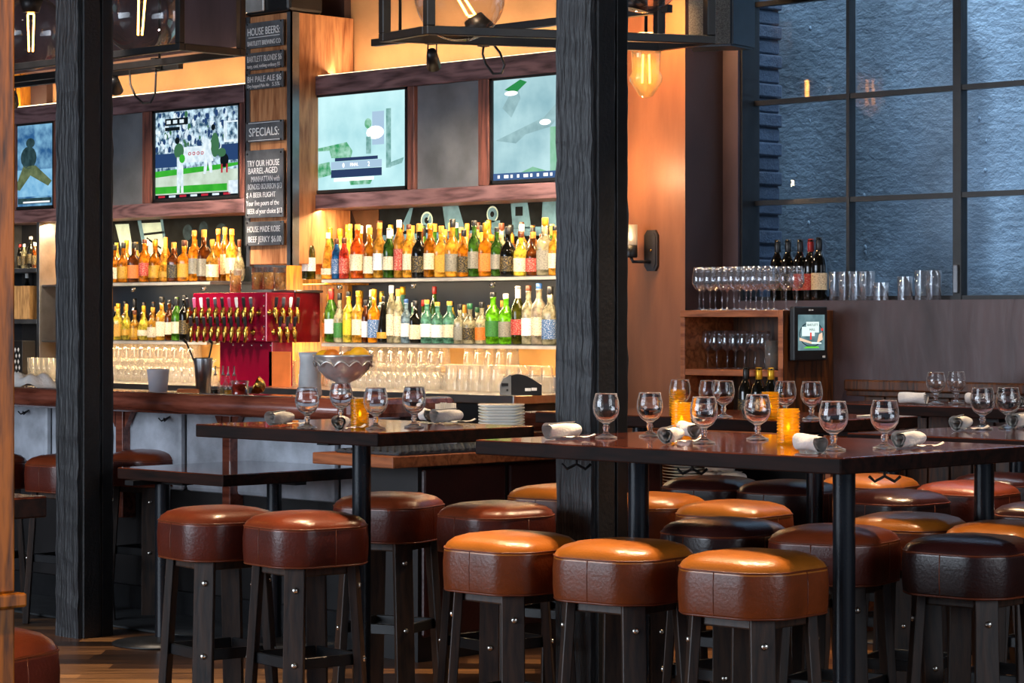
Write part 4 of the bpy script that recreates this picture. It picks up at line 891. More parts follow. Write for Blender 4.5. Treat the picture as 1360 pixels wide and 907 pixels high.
for (a, b_, c, d_) in ((-.07, .07, -.07, -.06), (-.07, .07, .06, .07), (-.07, -.06, -.06, .06), (.06, .07, -.06, .06)): box(bm, a, b_, c, d_, 0, .22, .002)
box(bm, -.06, .06, -.06, .06, 0, .01)
tag(link('wooden_crate', bm, wood('pale_crate', srgb('8a6236'), srgb('c89a62'), 'z', 3, .6), None, (U(37, 9.38), 9.38, z0), .3), 'pale wooden crate on the lower niche shelf', 'crate')
e = thing('patterned_box', 'black box with white diamond pattern left of the standing glasses', 'box', (U(30, 9.15), 9.15, 1.031))
bm = BM(); box(bm, -.10, .07, -.05, .05, 0, .24, .004); link('box_body', bm, M['black_plastic'], e)
bm = BM()
for i in range(4):
    for j in range(5):
        cx_ = -.08 + i*.036 + (j % 2)*.012; cz_ = .03 + j*.038
        q(bm, [(cx_, cz_ - .016), (cx_ + .011, cz_), (cx_, cz_ + .016), (cx_ - .011, cz_)], -.0515, 0)
link('diamond_pattern', bm, M['white_plastic'], e, recalc=False)
TALL = [(0, .004), (.032, .004), (.036, .135), (.0375, .135), (.034, 0), (0, 0)]
rack(TALL, 'tumbler', 'upright tumbler in the cluster of glasses on back counter by the niche', 'glasses by the niche', [(U(p, yy), yy) for p, yy in ((44, 9.08), (51, 9.08), (58, 9.08), (65, 9.08), (47, 8.99), (54, 8.99), (61, 8.99), (68, 8.99))], 1.0305)

# ------------------------------------------------------------------ things on the bar
BZ = 1.0605
def crumple(bm, L, W, Ht, seed, n=16):
    rnd = random.Random(seed); vs = []
    ph = [rnd.uniform(0, 6) for _ in range(6)]
    for i in range(n + 1):
        r = []
        for j in range(n + 1):
            u, v = i/n*2 - 1, j/n*2 - 1; m_ = max(0, 1 - (u*u + v*v)*.72)
            z = Ht * m_ * (.6 + .3*math.sin(5*u + ph[0]) * math.cos(4*v + ph[1]) + .2*math.sin(9*u*v + ph[2]))
            r.append(bm.verts.new((u*L*(1 + .12*math.sin(4*v + ph[3])), v*W*(1 + .12*math.sin(5*u + ph[4])), max(.002, z))))
        vs.append(r)
    for i in range(n):
        for j in range(n):
            f = bm.faces.new((vs[i][j], vs[i+1][j], vs[i+1][j+1], vs[i][j+1])); f.smooth = True
bm = BM(); crumple(bm, .14, .09, .10, 3); tag(link('bar_towel', bm, M['linen'], None, (x_on(40, 7.25), 7.25, BZ), PI/4), 'crumpled white bar towel lying at the far left end of the bar', 'towel')
bx = x_on(210, 7.12)
bm = BM(); lathe(bm, [(0, .003), (.038, .003), (.050, .118), (.053, .120), (.053, .114), (.041, 0), (0, 0)], 20); lathe(bm, [(.049, .108), (.051, .108), (.0515, .112), (.0495, .112)], 20)
tag(link('plastic_cup', bm, M['frost'], None, (bx, 7.12, BZ)), 'frosted plastic quart cup standing alone on the bar rail', 'cup')
e = thing('cocktail_shaker', 'steel shaker tin holding two long bar tools', 'shaker', (x_on(270, 7.18), 7.18, BZ))
bm = BM(); lathe(bm, [(0, .002), (.030, .002), (.042, .175), (.044, .176), (.044, .17), (.032, 0), (0, 0)], 20); link('tin', bm, M['steel'], e)
for s, (dx, dy) in ((-1, (-.055, -.055)), (1, (.03, .03))):
    bm = BM(); tube(bm, [(0, 0, .01), (dx*.6, dy*.6, .17), (dx, dy, .245)], .004, 6); tube(bm, [(dx, dy, .245), (dx - .012, dy - .012, .262)], [.006, .009], 6); link('bar_tool', bm, M['black_steel'], e)
JAR = [(0, .003), (.022, .003), (.024, .06), (.011, .075), (.010, .095), (.012, .097)]
jl = [(286, 'dark'), (296, 'clear'), (303, 'honey'), (311, 'clear')]
for i, (px, lq) in enumerate(jl):
    e = thing('bitters_bottle', f'small dasher bottle of {["dark bitters beside shaker", "clear syrup, second of the row", "yellow syrup, third of the row", "clear syrup next to the red jar"][i]}', 'bottle', (x_on(px, 7.15 + .05*(i % 2)), 7.15 + .05*(i % 2), BZ))
    bm = BM(); lathe(bm, JAR, 14); link('glass_body', bm, M['globe'], e)
    bm = BM(); lathe(bm, [(0, .004), (.0205, .004), (.0215, .03 + .01*(i % 2)), (0, .03 + .01*(i % 2))], 14); link('liquid', bm, LIQ[lq], e)
    bm = BM(); lathe(bm, [(0, .096), (.010, .096), (.004, .11), (.0035, .14), (0, .14)], 10); link('pourer', bm, M['steel'], e)
bm = BM(); lathe(bm, [(0, 0), (.036, 0), (.038, .01), (.038, .062), (0, .062)], 18); jo = link('cherry_jar', bm, LIQ['red'], None, (x_on(319, 7.08), 7.08, BZ)); tag(jo, 'low jar of dark red cherries beside the bitters bottles', 'jar')
bm = BM(); lathe(bm, [(.038, .06), (.040, .075), (.037, .078), (.036, .062)], 18); link('jar_rim', bm, M['globe'], jo)
bm = BM(); box(bm, -.05, .05, -.03, .03, 0, .035, .006); tag(link('garnish_tray', bm, M['copper_pan'], None, (x_on(250, 7.05), 7.05, BZ), PI/4), 'small copper garnish tray left of the shaker', 'tray')
bm = BM(); lathe(bm, [(0, 0), (.015, .002), (.032, .018), (.042, .045), (.043, .05), (.040, .048), (.030, .021), (.012, .006), (0, .005)], 18, mtx=Rz(-PI/4) @ Rx(1.15)); tag(link('brass_jigger_cup', bm, M['brass'], None, (x_on(352, 7.1), 7.1, BZ + .042)), 'brass cup lying on its side on the bar', 'cup')
bm = BM(); box(bm, -.21, .21, -.09, .09, 0, .006, .003); tag(link('drip_mat', bm, M['steel'], None, (x_on(290, 7.16), 7.16, BZ - .0015)), 'thin steel drip mat under the shaker and bitters bottles', 'mat')
# fruit bowl
fbx, fby = x_on(456, 7.25), 7.25
e = thing('punch_bowl', 'silver footed punch bowl with scalloped band, filled with citrus', 'bowl', (fbx, fby, BZ))
bm = BM(); lathe(bm, [(0, .01), (.03, .01), (.05, 0), (.055, .004), (.03, .03), (.022, .05), (.03, .075), (.075, .095), (.115, .135), (.132, .19), (.137, .20), (.133, .20), (.11, .14), (.07, .102), (0, .088)], 28); link('bowl', bm, M['silver'], e)
bm = BM(); pts = [((.124 + .01*abs(math.sin(6*2*PI*k/72/2)))*math.cos(2*PI*k/72), (.124 + .01*abs(math.sin(6*2*PI*k/72/2)))*math.sin(2*PI*k/72), .148 + .022*abs(math.sin(6*2*PI*k/72/1))) for k in range(72)]
tube(bm, pts, .004, 6, closed=True); link('scalloped_band', bm, M['silver'], e)
for nm, mt, dx, dy, dz, r, lb_ in (('lemon', 'lemon', -.075, -.05, .185, .036, 'yellow lemon at the left of the silver bowl'), ('orange', 'orange', -.01, -.06, .185, .040, 'orange in the front middle of the silver bowl'), ('lemon', 'lemon', .07, .03, .195, .040, 'large yellow lemon at the right of the silver bowl'), ('lime', 'lime', .035, -.065, .165, .034, 'green lime tucked below the right lemon in bowl'), ('lemon', 'lemon', .0, .04, .18, .036, 'yellow lemon at the back of the silver bowl')):
    bm = BM(); sphere(bm, (0, 0, 0), r, 16, (1.15 if nm == 'lemon' else 1, 1, 1)); 
    if nm == 'lemon': sphere(bm, (r*1.15, 0, 0), r*.25, 8)
    tag(link(nm, bm, M[mt], None, (fbx + dx, fby + dy, BZ + dz), random.uniform(0, 3)), lb_, 'fruit')
# white jug
e = thing('white_jug', 'white plastic pour jug behind the glasses, left of silver bowl', 'jug', (x_on(412, 7.4), 7.4, BZ))
bm = BM(); lathe(bm, [(0, 0), (.050, 0), (.053, .01), (.049, .17), (.052, .185), (.055, .205), (.050, .203), (.046, .17), (0, .16)], 18); link('jug_body', bm, M['white_plastic'], e)
bm = BM(); tube(bm, [(-.045, 0, .03), (-.075, 0, .05), (-.075, 0, .10), (-.045, 0, .115)], .006, 6); link('handle', bm, M['white_plastic'], e)
# plates, straw box, crates on the service counter
bm = BM()
def sqplate(bm, a, z=0):
    rings = [(a*.55, .0), (a*.62, .001), (a, .012), (a*1.0, .015), (a*.62, .005)]
    lathe(bm, [(0, 0)] + rings + [(0, .004)], 24, sq=squarer(9), mtx=Rz(PI/4 * 0))
sqplate(bm, .10); sp = link('square_plate', bm, M['porcelain']); first = True
spx = fpt(666, 10.75)
for k in range(13):
    o = sp if first else dup(sp, (0, 0, 0)); first = False
    o.location = (spx[0] + random.uniform(-.002, .002), spx[1] + random.uniform(-.002, .002), .881 + k*.0128); o.rotation_euler = (0, 0, random.uniform(-.03, .03) + PI/4)
    tag(o, 'white square plate in the stack on the low service counter', 'plate', 'square plates in a stack')
sx, sy = fpt(592, 10.75)
e = thing('straw_box', 'clear box packed with white straws beside the plate stack', 'box', (sx, sy, .881), PI/4)
bm = BM(); box(bm, -.05, .05, -.04, .04, 0, .12, .003); link('holder', bm, M['frost'], e)
bm = BM()
for i in range(9):
    for j in range(4): lathe(bm, [(.0045, .01), (.0045, .165 + random.uniform(0, .01)), (.003, .165)], 6, (-.04 + i*.01, -.025 + j*.016, 0))
so = link('straws', bm, M['white_plastic'], e); so['kind'] = 'stuff'
sx, sy = fpt(725, 11.1)
bm = BM(); box(bm, -.12, .12, -.1, .1, 0, .05, .006); box(bm, -.12, .12, -.1, .1, .06, .14, .008); tag(link('wooden_box', bm, M['bar_rail'], None, (sx, sy, .863), 0), 'reddish wooden box against the centre column, behind the plates', 'box')

# ------------------------------------------------------------------ high tables
TZ = 1.05
def table(x0, x1, y0, y1, label, poles, hooks, z=TZ, th=.045):
    cx_, cy_ = (x0+x1)/2, (y0+y1)/2
    e = thing('high_table' if z > .9 else 'low_table', label, 'table', (cx_, cy_, 0)); hx, hy = (x1-x0)/2, (y1-y0)/2
    bm = BM(); box(bm, -hx, hx, -hy, hy, z - th, z, .004, 2)
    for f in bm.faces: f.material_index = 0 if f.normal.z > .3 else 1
    link('tabletop', bm, [M['table'], M['table_edge']], e)
    for px_, py2 in poles:
        bm = BM(); lathe(bm, [(.033, .012), (.033, z - th)], 20, (px_ - cx_, py2 - cy_, 0)); po = link('pole', bm, M['blue_steel'], e)
        bm = BM(); lathe(bm, [(0, 0), (.22, 0), (.22, .008), (.10, .018), (.04, .03), (0, .03)], 24, (px_ - cx_, py2 - cy_, 0.001)); link('base_plate', bm, M['black_steel'], e)
        bm = BM(); box(bm, px_ - cx_ - .18, px_ - cx_ + .18, py2 - cy_ - .03, py2 - cy_ + .03, z - th - .02, z - th); box(bm, px_ - cx_ - .03, px_ - cx_ + .03, py2 - cy_ - .18, py2 - cy_ + .18, z - th - .02, z - th); link('bracket', bm, M['black_steel'], e)
    for (hx_, hy_) in hooks:
        bm = BM()
        for s in (-1, 1): tube(bm, [(hx_ - cx_, hy_ - cy_, z - th), (hx_ - cx_ , hy_ - cy_, z - th - .03), (hx_ - cx_ + s*.02, hy_ - cy_ + s*.02, z - th - .045), (hx_ - cx_ + s*.032, hy_ - cy_ + s*.032, z - th - .03)], .0045, 6)
        link('coat_hook', bm, M['black_steel'], e)
    return (x0, x1, y0, y1)
def hookat(px, py): return tabpt(px, py, TZ - .05)
T1 = table(-6.99, -6.03, 5.41, 6.14, 'dark wood high table on the left set with four tulip glasses', [(-6.525, 5.78)], [])
T2 = table(-5.49, -4.085, 5.33, 6.25, 'largest dark wood high table in front with six tulip glasses', [(-5.229, 5.79), (-4.425, 5.79)], [(-5.27, 5.55), (-4.86, 5.62), (-4.25, 5.75)])
T3 = table(-6.95, -5.594, 7.08, 7.78, 'dark wood high table behind the big front table, before the oak cabinet', [(-6.7, 7.43), (-5.815, 7.43)], [])
T4 = table(-4.957, -3.75, 6.5, 7.25, 'dark wood high table at the right edge, behind the big front table', [(-4.683, 6.88), (-4.0, 6.88)], [])
T5 = table(-6.78, -5.2, 8.68, 9.28, 'dark wood high table farthest back, along the plum wall', [(-5.947, 8.98), (-6.6, 8.98)], [])
T6 = table(-8.9, -8.16, 6.46, 7.2, 'low dark table against the bar front between column and stools', [(-8.76, 6.6), (-8.42, 6.95)], [], .77, .05)
T7 = table(-5.2, -4.41, 2.4, 3.02, 'corner of a high table jutting in at left edge beside the honey post', [(-4.85, 2.7)], [])

# tulip glasses
TUL = [(0, 0), (.034, 0), (.0345, .004), (.020, .009), (.009, .016), (.0075, .024), (.0105, .030), (.0105, .035), (.0075, .041), (.012, .047), (.028, .058), (.038, .074), (.0415, .092), (.040, .112), (.034, .136), (.0335, .139),
       (.0325, .139), (.0325, .136), (.0383, .112), (.0397, .092), (.0362, .076), (.027, .062), (.012, .0535), (0, .052)]
bm = BM(); lathe(bm, TUL, 24); TG = link('tulip_glass', bm, M['glass']); TGused = [False]
def tulip(px, py, tb, label, z=TZ):
    x, y = tabpt(px, py, z); x = min(max(x, tb[0] + .04), tb[1] - .04); y = min(max(y, tb[2] + .04), tb[3] - .04)
    o = TG if not TGused[0] else dup(TG, (0, 0, 0)); TGused[0] = True
    o.location = (x, y, z + .0005); o.rotation_euler = (0, 0, random.uniform(0, 6)); tag(o, label, 'glass', 'tulip glasses on the high tables')
for px, py, tb, lb_ in (
    (408, 569, T1, 'leftmost tulip glass on the left high table'), (453, 560, T1, 'tulip glass behind the amber votive on the left table'), (499, 570, T1, 'tulip glass just right of the votive on the left table'), (550, 568, T1, 'rightmost tulip glass on the left high table'),
    (805, 582, T2, 'leftmost tulip glass on the big front table'), (863, 580, T2, 'tulip glass left of the tall votive on big front table'), (935, 589, T2, 'tulip glass behind the small napkin, mid front table'), (1006, 584, T2, 'tulip glass just left of the amber votive on front table'), (1107, 598, T2, 'tulip glass between votive and corner of front table'), (1175, 596, T2, 'rightmost tulip glass on the big front table'),
    (856, 555, T3, 'leftmost tulip glass on the middle table behind, beside column'), (930, 555, T3, 'tulip glass right of the votive on the table behind'), (961, 555, T3, 'tulip glass left of the wine bottles on table behind'), (1043, 556, T3, 'tulip glass right of the wine bottles on table behind'), (1078, 557, T3, 'rightmost tulip glass on the middle table behind'),
    (1305, 570, T4, 'left tulip glass on the right-edge table'), (1339, 569, T4, 'right tulip glass on the right-edge table'),
    (1243, 537, T5, 'left tulip glass on the farthest table by plum wall'), (1270, 536, T5, 'right tulip glass on the farthest table by plum wall')):
    tulip(px, py, tb, lb_)
# amber votives
prof = [(0, .003), (.030, .003)]
z = .004
prof = [(0, 0), (.034, 0)]
for k in range(11): prof += [(.0345, .0035 + k*.0098), (.0368, .0055 + k*.0098), (.0368, .0085 + k*.0098), (.0345, .0105 + k*.0098), (.0330, .0125 + k*.0098)]
prof += [(.036, .113), (.033, .113), (.030, .006), (0, .006)]
def votive(px, py, tb, label, z=TZ, sz=1.):
    x, y = tabpt(px, py, z); x = min(max(x, tb[0] + .04), tb[1] - .04); y = min(max(y, tb[2] + .04), tb[3] - .04)
    e = thing('votive_holder', label, 'candle holder', (x, y, z + .0005)); e.scale = (sz, sz, sz)
    bm = BM(); lathe(bm, prof, 28); link('ribbed_glass', bm, M['amber'], e)
    bm = BM(); lathe(bm, [(0, .008), (.022, .008), (.022, .045), (0, .043)], 14); cd_ = link('candle', bm, M['candle'], e)
    bm = BM(); lathe(bm, [(0, .043), (.004, .048), (.005, .055), (.002, .066), (0, .07)], 8); link('flame', bm, emit('flame', (1, .68, .2), 8) if 'flame' not in bpy.data.materials else bpy.data.materials['flame'], cd_)
votive(478, 568, T1, 'ribbed amber votive on the left high table', sz=.86)
votive(1047, 590, T2, 'ribbed amber votive on the big front table near its corner', sz=.93)
votive(905, 577, T2, 'ribbed amber votive on the front table left of middle', sz=.9)
votive(896, 553, T3, 'ribbed amber votive on the table behind, left of glass pair', sz=.9)
votive(1012, 558, T3, 'ribbed amber votive on the table behind, in front of bottles', sz=.9)
# rolled napkins
def napkin_mesh():
    bm = BM(); n = 22; turns = 2.2; L = .125; rows_ = 12; st = 44
    grid = []
    for i in range(rows_ + 1):
        u = i / rows_; g = []
        for k in range(st + 1):
            v = k / st; a = v * turns * 2 * PI; r = .010 + .017 * v * (1 - .15*u) + .002*math.sin(3*a + u*5)
            g.append(bm.verts.new((u * L - L/2, r * math.cos(a), .027 + r * math.sin(a))))
        grid.append(g)
    for i in range(rows_):
        for k in range(st):
            f = bm.faces.new((grid[i][k], grid[i+1][k], grid[i+1][k+1], grid[i][k+1])); f.smooth = True
    return bm
def napkin_tail():
    bm = BM(); g = []
    for i in range(9):
        u = i / 8; row_ = []
        for j in range(5):
            v = j / 4 - .5
            row_.append(bm.verts.new((-.03 + u*.10, -.018 - u*.055 + v*.035*(1 - .7*u), .004 + .006*abs(math.sin(u*7 + v*3)) + (.008 if i == 8 else 0))))
        g.append(row_)
    for i in range(8):
        for j in range(4):
            f = bm.faces.new((g[i][j], g[i+1][j], g[i+1][j+1], g[i][j+1])); f.smooth = True
    return bm
NK = link('rolled_napkin', napkin_mesh(), M['linen']); link('loose_corner', napkin_tail(), M['linen'], NK); NKused = [False]
def napkin(px, py, tb, rot, label, z=TZ, k=1.):
    x, y = tabpt(px, py, z); x = min(max(x, tb[0] + .06), tb[1] - .06); y = min(max(y, tb[2] + .06), tb[3] - .06)
    o = NK if not NKused[0] else dup(NK, (0, 0, 0)); NKused[0] = True
    o.location = (x, y, z + .0005); o.rotation_euler = (0, 0, rot); o.scale = (k, k, k); tag(o, label, 'napkin', 'rolled napkins on the tables')
q4 = PI/4
for px, py, tb, a, lb_ in ((372, 565, T1, 1.9, 'rolled white napkin at the left end of the left table'), (453, 571, T1, 2.3, 'rolled white napkin in front of the left table votive'), (594, 562, T1, 1.6, 'rolled white napkin at the right of the left table'), (612, 559, T1, 2.6, 'rolled white napkin farthest right on the left table'),
    (747, 583, T2, 1.5, 'rolled white napkin at the left end of the front table'), (892, 589, T2, 2.0, 'rolled white napkin before the left votive on front table'), (915, 582, T2, 2.6, 'rolled white napkin behind the left votive on front table'), (1076, 601, T2, 2.75, 'rolled white napkin right of the votive near front table corner'), (1208, 595, T2, 1.7, 'rolled white napkin at the right end of the front table'),
    (998, 556, T3, 2.1, 'rolled white napkin left of the votive on table behind'), (1022, 556, T3, 2.7, 'rolled white napkin right of the votive on table behind'), (845, 556, T3, 1.8, 'rolled white napkin beside the column on the table behind'),
    (1277, 572, T4, 1.9, 'rolled white napkin left of the glasses on right-edge table'), (1366, 568, T4, 1.7, 'rolled white napkin at the extreme right on right-edge table'),
    (1213, 537, T5, 3.3, 'rolled white napkin left of the pair on the farthest table'), (1292, 538, T5, 2.4, 'rolled white napkin right of the pair on the farthest table'), (1352, 541, T5, 2.2, 'rolled white napkin at right on the farthest table')):
    napkin(px, py, tb, a, lb_)
x, y = tabpt(1213, 556, TZ)
bm = BM(); box(bm, -.05, .05, -.07, .07, 0, .004, .001); tag(link('paper_slip', bm, M['porcelain'], None, (-5.70, 7.66, TZ + .0005), .2), 'small white paper slip at right end of the table behind', 'paper')

# ------------------------------------------------------------------ bar stools
def outl(a, p=22):
    s = 0
    for k in range(4):
        s += max(0, math.cos(a - k*PI/2))**p / .203**p + max(0, math.cos(a - PI/4 - k*PI/2))**p / .180**p
    return s ** (-1/p)
def stool_proto():
    e = thing('bar_stool', 'x', 'stool')
    bm = BM(); n = 64
    lathe(bm, [(.93, .622), (.985, .618), (1.0, .626), (1.012, .66), (1.015, .70), (1.0, .735), (.985, .745), (.95, .757), (.85, .771), (.65, .782), (.35, .788), (0, .789)], n, sq=lambda a: outl(a))
    lathe(bm, [(0, .622), (.93, .622)], n, sq=lambda a: outl(a)); bmesh.ops.remove_doubles(bm, verts=bm.verts[:], dist=1e-5)
    for f in bm.faces: f.material_index = 0 if f.calc_center_median().z > .735 else 1  # side faces take the shade-darkened leather
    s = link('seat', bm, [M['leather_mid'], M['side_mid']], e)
    bm = BM(); tube(bm, [(outl(2*PI*k/n)*.992*math.cos(2*PI*k/n), outl(2*PI*k/n)*.992*math.sin(2*PI*k/n), .742) for k in range(n)], .0032, 6, closed=True)
    for k in range(4):
        a = k*PI/2 + PI/4
        tube(bm, [(outl(a)*m_*math.cos(a), outl(a)*m_*math.sin(a), zz) for m_, zz in ((.99, .622), (1.013, .66), (1.015, .70), (.995, .74))], .002, 5)
    link('piping', bm, M['piping'], s)
    bm = BM(); tube(bm, [(outl(2*PI*k/n)*.985*math.cos(2*PI*k/n), outl(2*PI*k/n)*.985*math.sin(2*PI*k/n), .620) for k in range(n)], .0035, 6, closed=True); link('bottom_welt', bm, M['piping'], s)
    bm = BM(); box(bm, -.12, .12, -.12, .12, .585, .625, .005, mtx=Rz(PI/4)); link('seat_frame', bm, M['leg'], e)
    tilt = math.atan2(.04, .62)
    for k in range(4):
        mt = Rz(k*PI/2)
        bm = BM(); sec = []
        for z_, r in ((0, .200), (.622, .158)):
            sec.append([bm.verts.new(mt @ Vector((r + dx, dy, z_))) for dx, dy in ((-.014, -.034), (.014, -.034), (.014, .034), (-.014, .034))])
        for i in range(4): bm.faces.new((sec[0][i], sec[0][(i+1) % 4], sec[1][(i+1) % 4], sec[1][i]))
        bm.faces.new(sec[0]); bm.faces.new(sec[1])
        bmesh.ops.bevel(bm, geom=[e_ for e_ in bm.edges], offset=.0025, segments=1, affect='EDGES')
        lg = link('leg', bm, M['leg'], e)
        for z_ in (.545, .305):
            r = .200 - .042 * z_/.622 + .014
            bm = BM(); lathe(bm, [(0, -.002), (.0105, -.002), (.0105, .003), (.007, .007), (0, .008)], 8, mtx=mt @ Tr(r, .004, z_) @ Ry(PI/2)); link('bolt', bm, M['bolt'], lg)
        r = .200 - .042*.31/.622 - .004
        bm = BM(); p0 = mt @ Vector((r, 0, .305)); p1 = Rz((k+1)*PI/2) @ Vector((r, 0, .305)); c_ = (p0 + p1)/2; L = (p1 - p0).length; ang = math.atan2((p1 - p0).y, (p1 - p0).x)
        box(bm, -L/2 - .012, L/2 + .012, -.006, .006, -.018, .018, .002, 1, mtx=Tr(*c_) @ Rz(ang)); link('stretcher', bm, M['black_steel'], e)
    return e
SP = stool_proto(); SPused = [False]
def stool(px, D, delta, leather, label, group):
    x, y = fpt(px, D)
    o = SP if not SPused[0] else dup(SP, (0, 0, 0)); SPused[0] = True
    o.location = (x, y, 0); o.rotation_euler = (0, 0, -PI/4 + delta); tag(o, label, 'stool', group)
    for c in o.children:
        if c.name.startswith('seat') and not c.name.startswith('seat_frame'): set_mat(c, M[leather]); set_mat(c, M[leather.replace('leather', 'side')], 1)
g1, g2, g3 = 'leather stools around the left high table', 'leather stools around the right-hand tables', 'leather stools along the bar'
for px, D, dl, le, lb_, g in (
    (290, 8.41, -.16, 'leather_mid', 'chestnut leather stool farthest left at the left table, half behind its neighbour', g1), (406, 8.19, -.13, 'leather_mid', 'chestnut leather stool in front of the left table, second from left', g1),
    (517, 9.06, .35, 'leather_mid', 'chestnut leather stool right behind the left table pole', g1), (659, 8.62, -.12, 'leather_mid', 'chestnut leather stool between the left table and a tan stool before it', g1),
    (680, 7.41, .02, 'leather_tan', 'tan topped stool with one bare brown front leg, left of three in front row', g2), (829, 7.16, .12, 'leather_tan', 'tan leather stool in front of the centre column', g2), (1000, 6.83, .06, 'leather_tan', 'nearest and largest tan leather stool, left of front table pole', g2),
    (1292, 7.31, .05, 'leather_dark', 'large oxblood leather stool right of the front table pole', g2), (1108, 7.65, .25, 'leather_mid', 'chestnut stool directly behind the front table pole', g2), (962, 7.91, -.1, 'leather_dark', 'dark stool with brown top right behind the nearest tan stools', g2),
    (975, 8.66, .1, 'leather_tan', 'orange tan stool behind the dark stool under the front table', g2), (1205, 8.12, .3, 'leather_tan', 'golden tan stool right of the front table pole, third row', g2), (1342, 7.79, .1, 'leather_tan', 'golden tan stool at right edge behind the large oxblood stool', g2),
    (745, 9.5, .2, 'leather_tan', 'tan stool just left of the centre column, mostly hidden', g1), (866, 9.05, .1, 'leather_tan', 'tan stool just right of the centre column, mostly hidden', g2),
    (945, 10.0, .3, 'leather_dark', 'dark plum stool in front of the plate cabinet, left one', g2), (1048, 9.75, .1, 'leather_dark', 'dark plum stool left of the slim table pole', g2), (1155, 10.1, .2, 'leather_tan', 'bright orange stool below the double hook, farther back', g2),
    (1188, 9.22, .0, 'leather_dark', 'purple-brown stool right of front pole, before the orange one', g2), (1285, 9.69, .1, 'leather_mid', 'chestnut stool crossed by the right table pole', g2), (1330, 10.2, .2, 'leather_dark', 'small dark stool behind the right table pole', g2),
    (1397, 8.62, .1, 'leather_dark', 'dark stool cut by the right frame edge below the far ones', g2), (1410, 10.7, .1, 'leather_tan', 'farthest orange stool at the right frame edge', g2),
    (-22, 11.75, .1, 'leather_mid', 'leftmost chestnut stool at the bar, behind the honey post', g3), (92, 11.6, .1, 'leather_mid', 'chestnut stool at the bar partly hidden behind left column', g3), (200, 12.0, .1, 'leather_mid', 'chestnut stool tucked behind the low table at the bar', g3),
    (-56, 5.1, .3, 'leather_mid', 'chestnut stool in the lower left corner below the honey ledge', 'stool at the left table corner')):
    stool(px, D, dl, le, lb_, g)

# ------------------------------------------------------------------ oak hutch, cabinet and what they hold
HY0 = 8.95; hx0, hx1 = x_on(903, HY0), -7.19
e = thing('oak_hutch', 'open oak hutch with wine glasses, standing on the cabinet by the window', 'hutch', (hx0, HY0, .93))
w = hx1 - hx0; zt = 1.458 - .93; zm = 1.18 - .93; dp = WYW - HY0 - .005
bm = BM(); box(bm, 0, w - .03, 0, dp, zt - .032, zt, .003); link('top_board', bm, M['cab_oak'], e)
bm = BM(); box(bm, .028, w - .03, .004, dp, zm - .03, zm, .003); link('shelf', bm, M['cab_oak'], e)
bm = BM(); box(bm, 0, .028, 0.002, dp, 0, zt - .032, .003); link('side_board', bm, M['cab_oak'], e)
bm = BM(); box(bm, w - .03, w, 0, dp, 0, zt + .0, .003)
for f in bm.faces: f.material_index = 1 if f.normal.x > .5 else 0
link('side_board', bm, [M['cab_oak'], M['cab_dark']], e)
bm = BM(); box(bm, .028, w - .03, dp - .012, dp, 0, zt - .032); link('back_board', bm, M['cab_dark'], e)
WG = [(0, 0), (.032, 0), (.032, .002), (.008, .006), (.0035, .015), (.0035, .085), (.008, .094), (.026, .108), (.036, .128), (.037, .145), (.032, .18), (.028, .205), (.0272, .205), (.031, .18), (.0358, .145), (.035, .129), (.025, .1105), (.006, .098), (0, .096)]
bm = BM(); lathe(bm, WG, 18); wg = link('wine_glass', bm, M['wine_clear']); wused = [False]
def wine(x, y, z, label, group, k=1.):
    o = wg if not wused[0] else dup(wg, (0, 0, 0)); wused[0] = True
    o.location = (x, y, z); o.scale = (k, k, k); tag(o, label, 'glass', group)
for i, px in enumerate((929, 943, 959, 975, 991, 1004, 1020)): wine(x_on(px, 9.02), 9.02, 1.4585, f'wine glass on top of the hutch, {ORD[i]} from left in front row', 'wine glasses on the hutch')
for i, px in enumerate((934, 950, 966, 982, 997, 1012, 1028, 1044, 1058)): wine(x_on(px, 9.14), 9.14, 1.4585, f'wine glass on top of the hutch, {ORD[i]} from left in back row', 'wine glasses on the hutch')
for i, px in enumerate((940, 952, 966, 977, 989, 1003, 1016)): wine(x_on(px, 9.10), 9.10, .93 + zm + .0005, f'narrow wine glass inside the hutch, {ORD[i]} from left', 'wine glasses inside the hutch', .88)
rack(TALL, 'tumbler', 'tall tumbler at the right end of the hutch shelf', 'tumblers in the hutch', [(x_on(1026, 9.1), 9.1), (x_on(1033, 9.18), 9.18)], .93 + zm + .0005)
def wine_bottle(x, y, z, label, cap, lab, group=None, k=1.03):
    o = dup(PROTO['wine'][0], (x, y, z), -PI/4); o.scale = (1.0, 1.0, k); tag(o, label, 'bottle', group); set_mat(o, LIQ['dark'])
    for c in o.children: set_mat(c, LAB[lab] if c.name.startswith('label') else CAP[cap])
wine_bottle(x_on(991, 8.90), 8.90, .931, 'dark wine bottle with black cap, left of the gold-capped pair', 'black', 'black', k=.88)
wine_bottle(x_on(1008, 8.88), 8.88, .931, 'dark wine bottle with gold cap, left of the gold-capped pair', 'gold', 'black', k=.88)
wine_bottle(x_on(1024, 8.88), 8.88, .931, 'dark wine bottle with gold cap, right of the gold-capped pair', 'gold', 'black', k=.88)
for i, (px, cap, lab, y) in enumerate(((1033, 'black', 'black', 9.40), (1047, 'black', 'black', 9.40), (1063, 'black', 'red', 9.40), (1077, 'red', 'red', 9.41), (1088, 'black', 'cream', 9.38))):
    wine_bottle(x_on(px, y), y, SILL + .0005, ['dark wine bottle on the sill, leftmost of five', 'dark wine bottle on the sill, second of five', 'dark wine bottle on the sill, third of five', 'dark sparkling bottle with pink neck on the sill, fourth of five', 'dark wine bottle with cream label on the sill, rightmost of five'][i], cap, lab, 'wine bottles on the sill', .98 if i != 4 else 1.0)
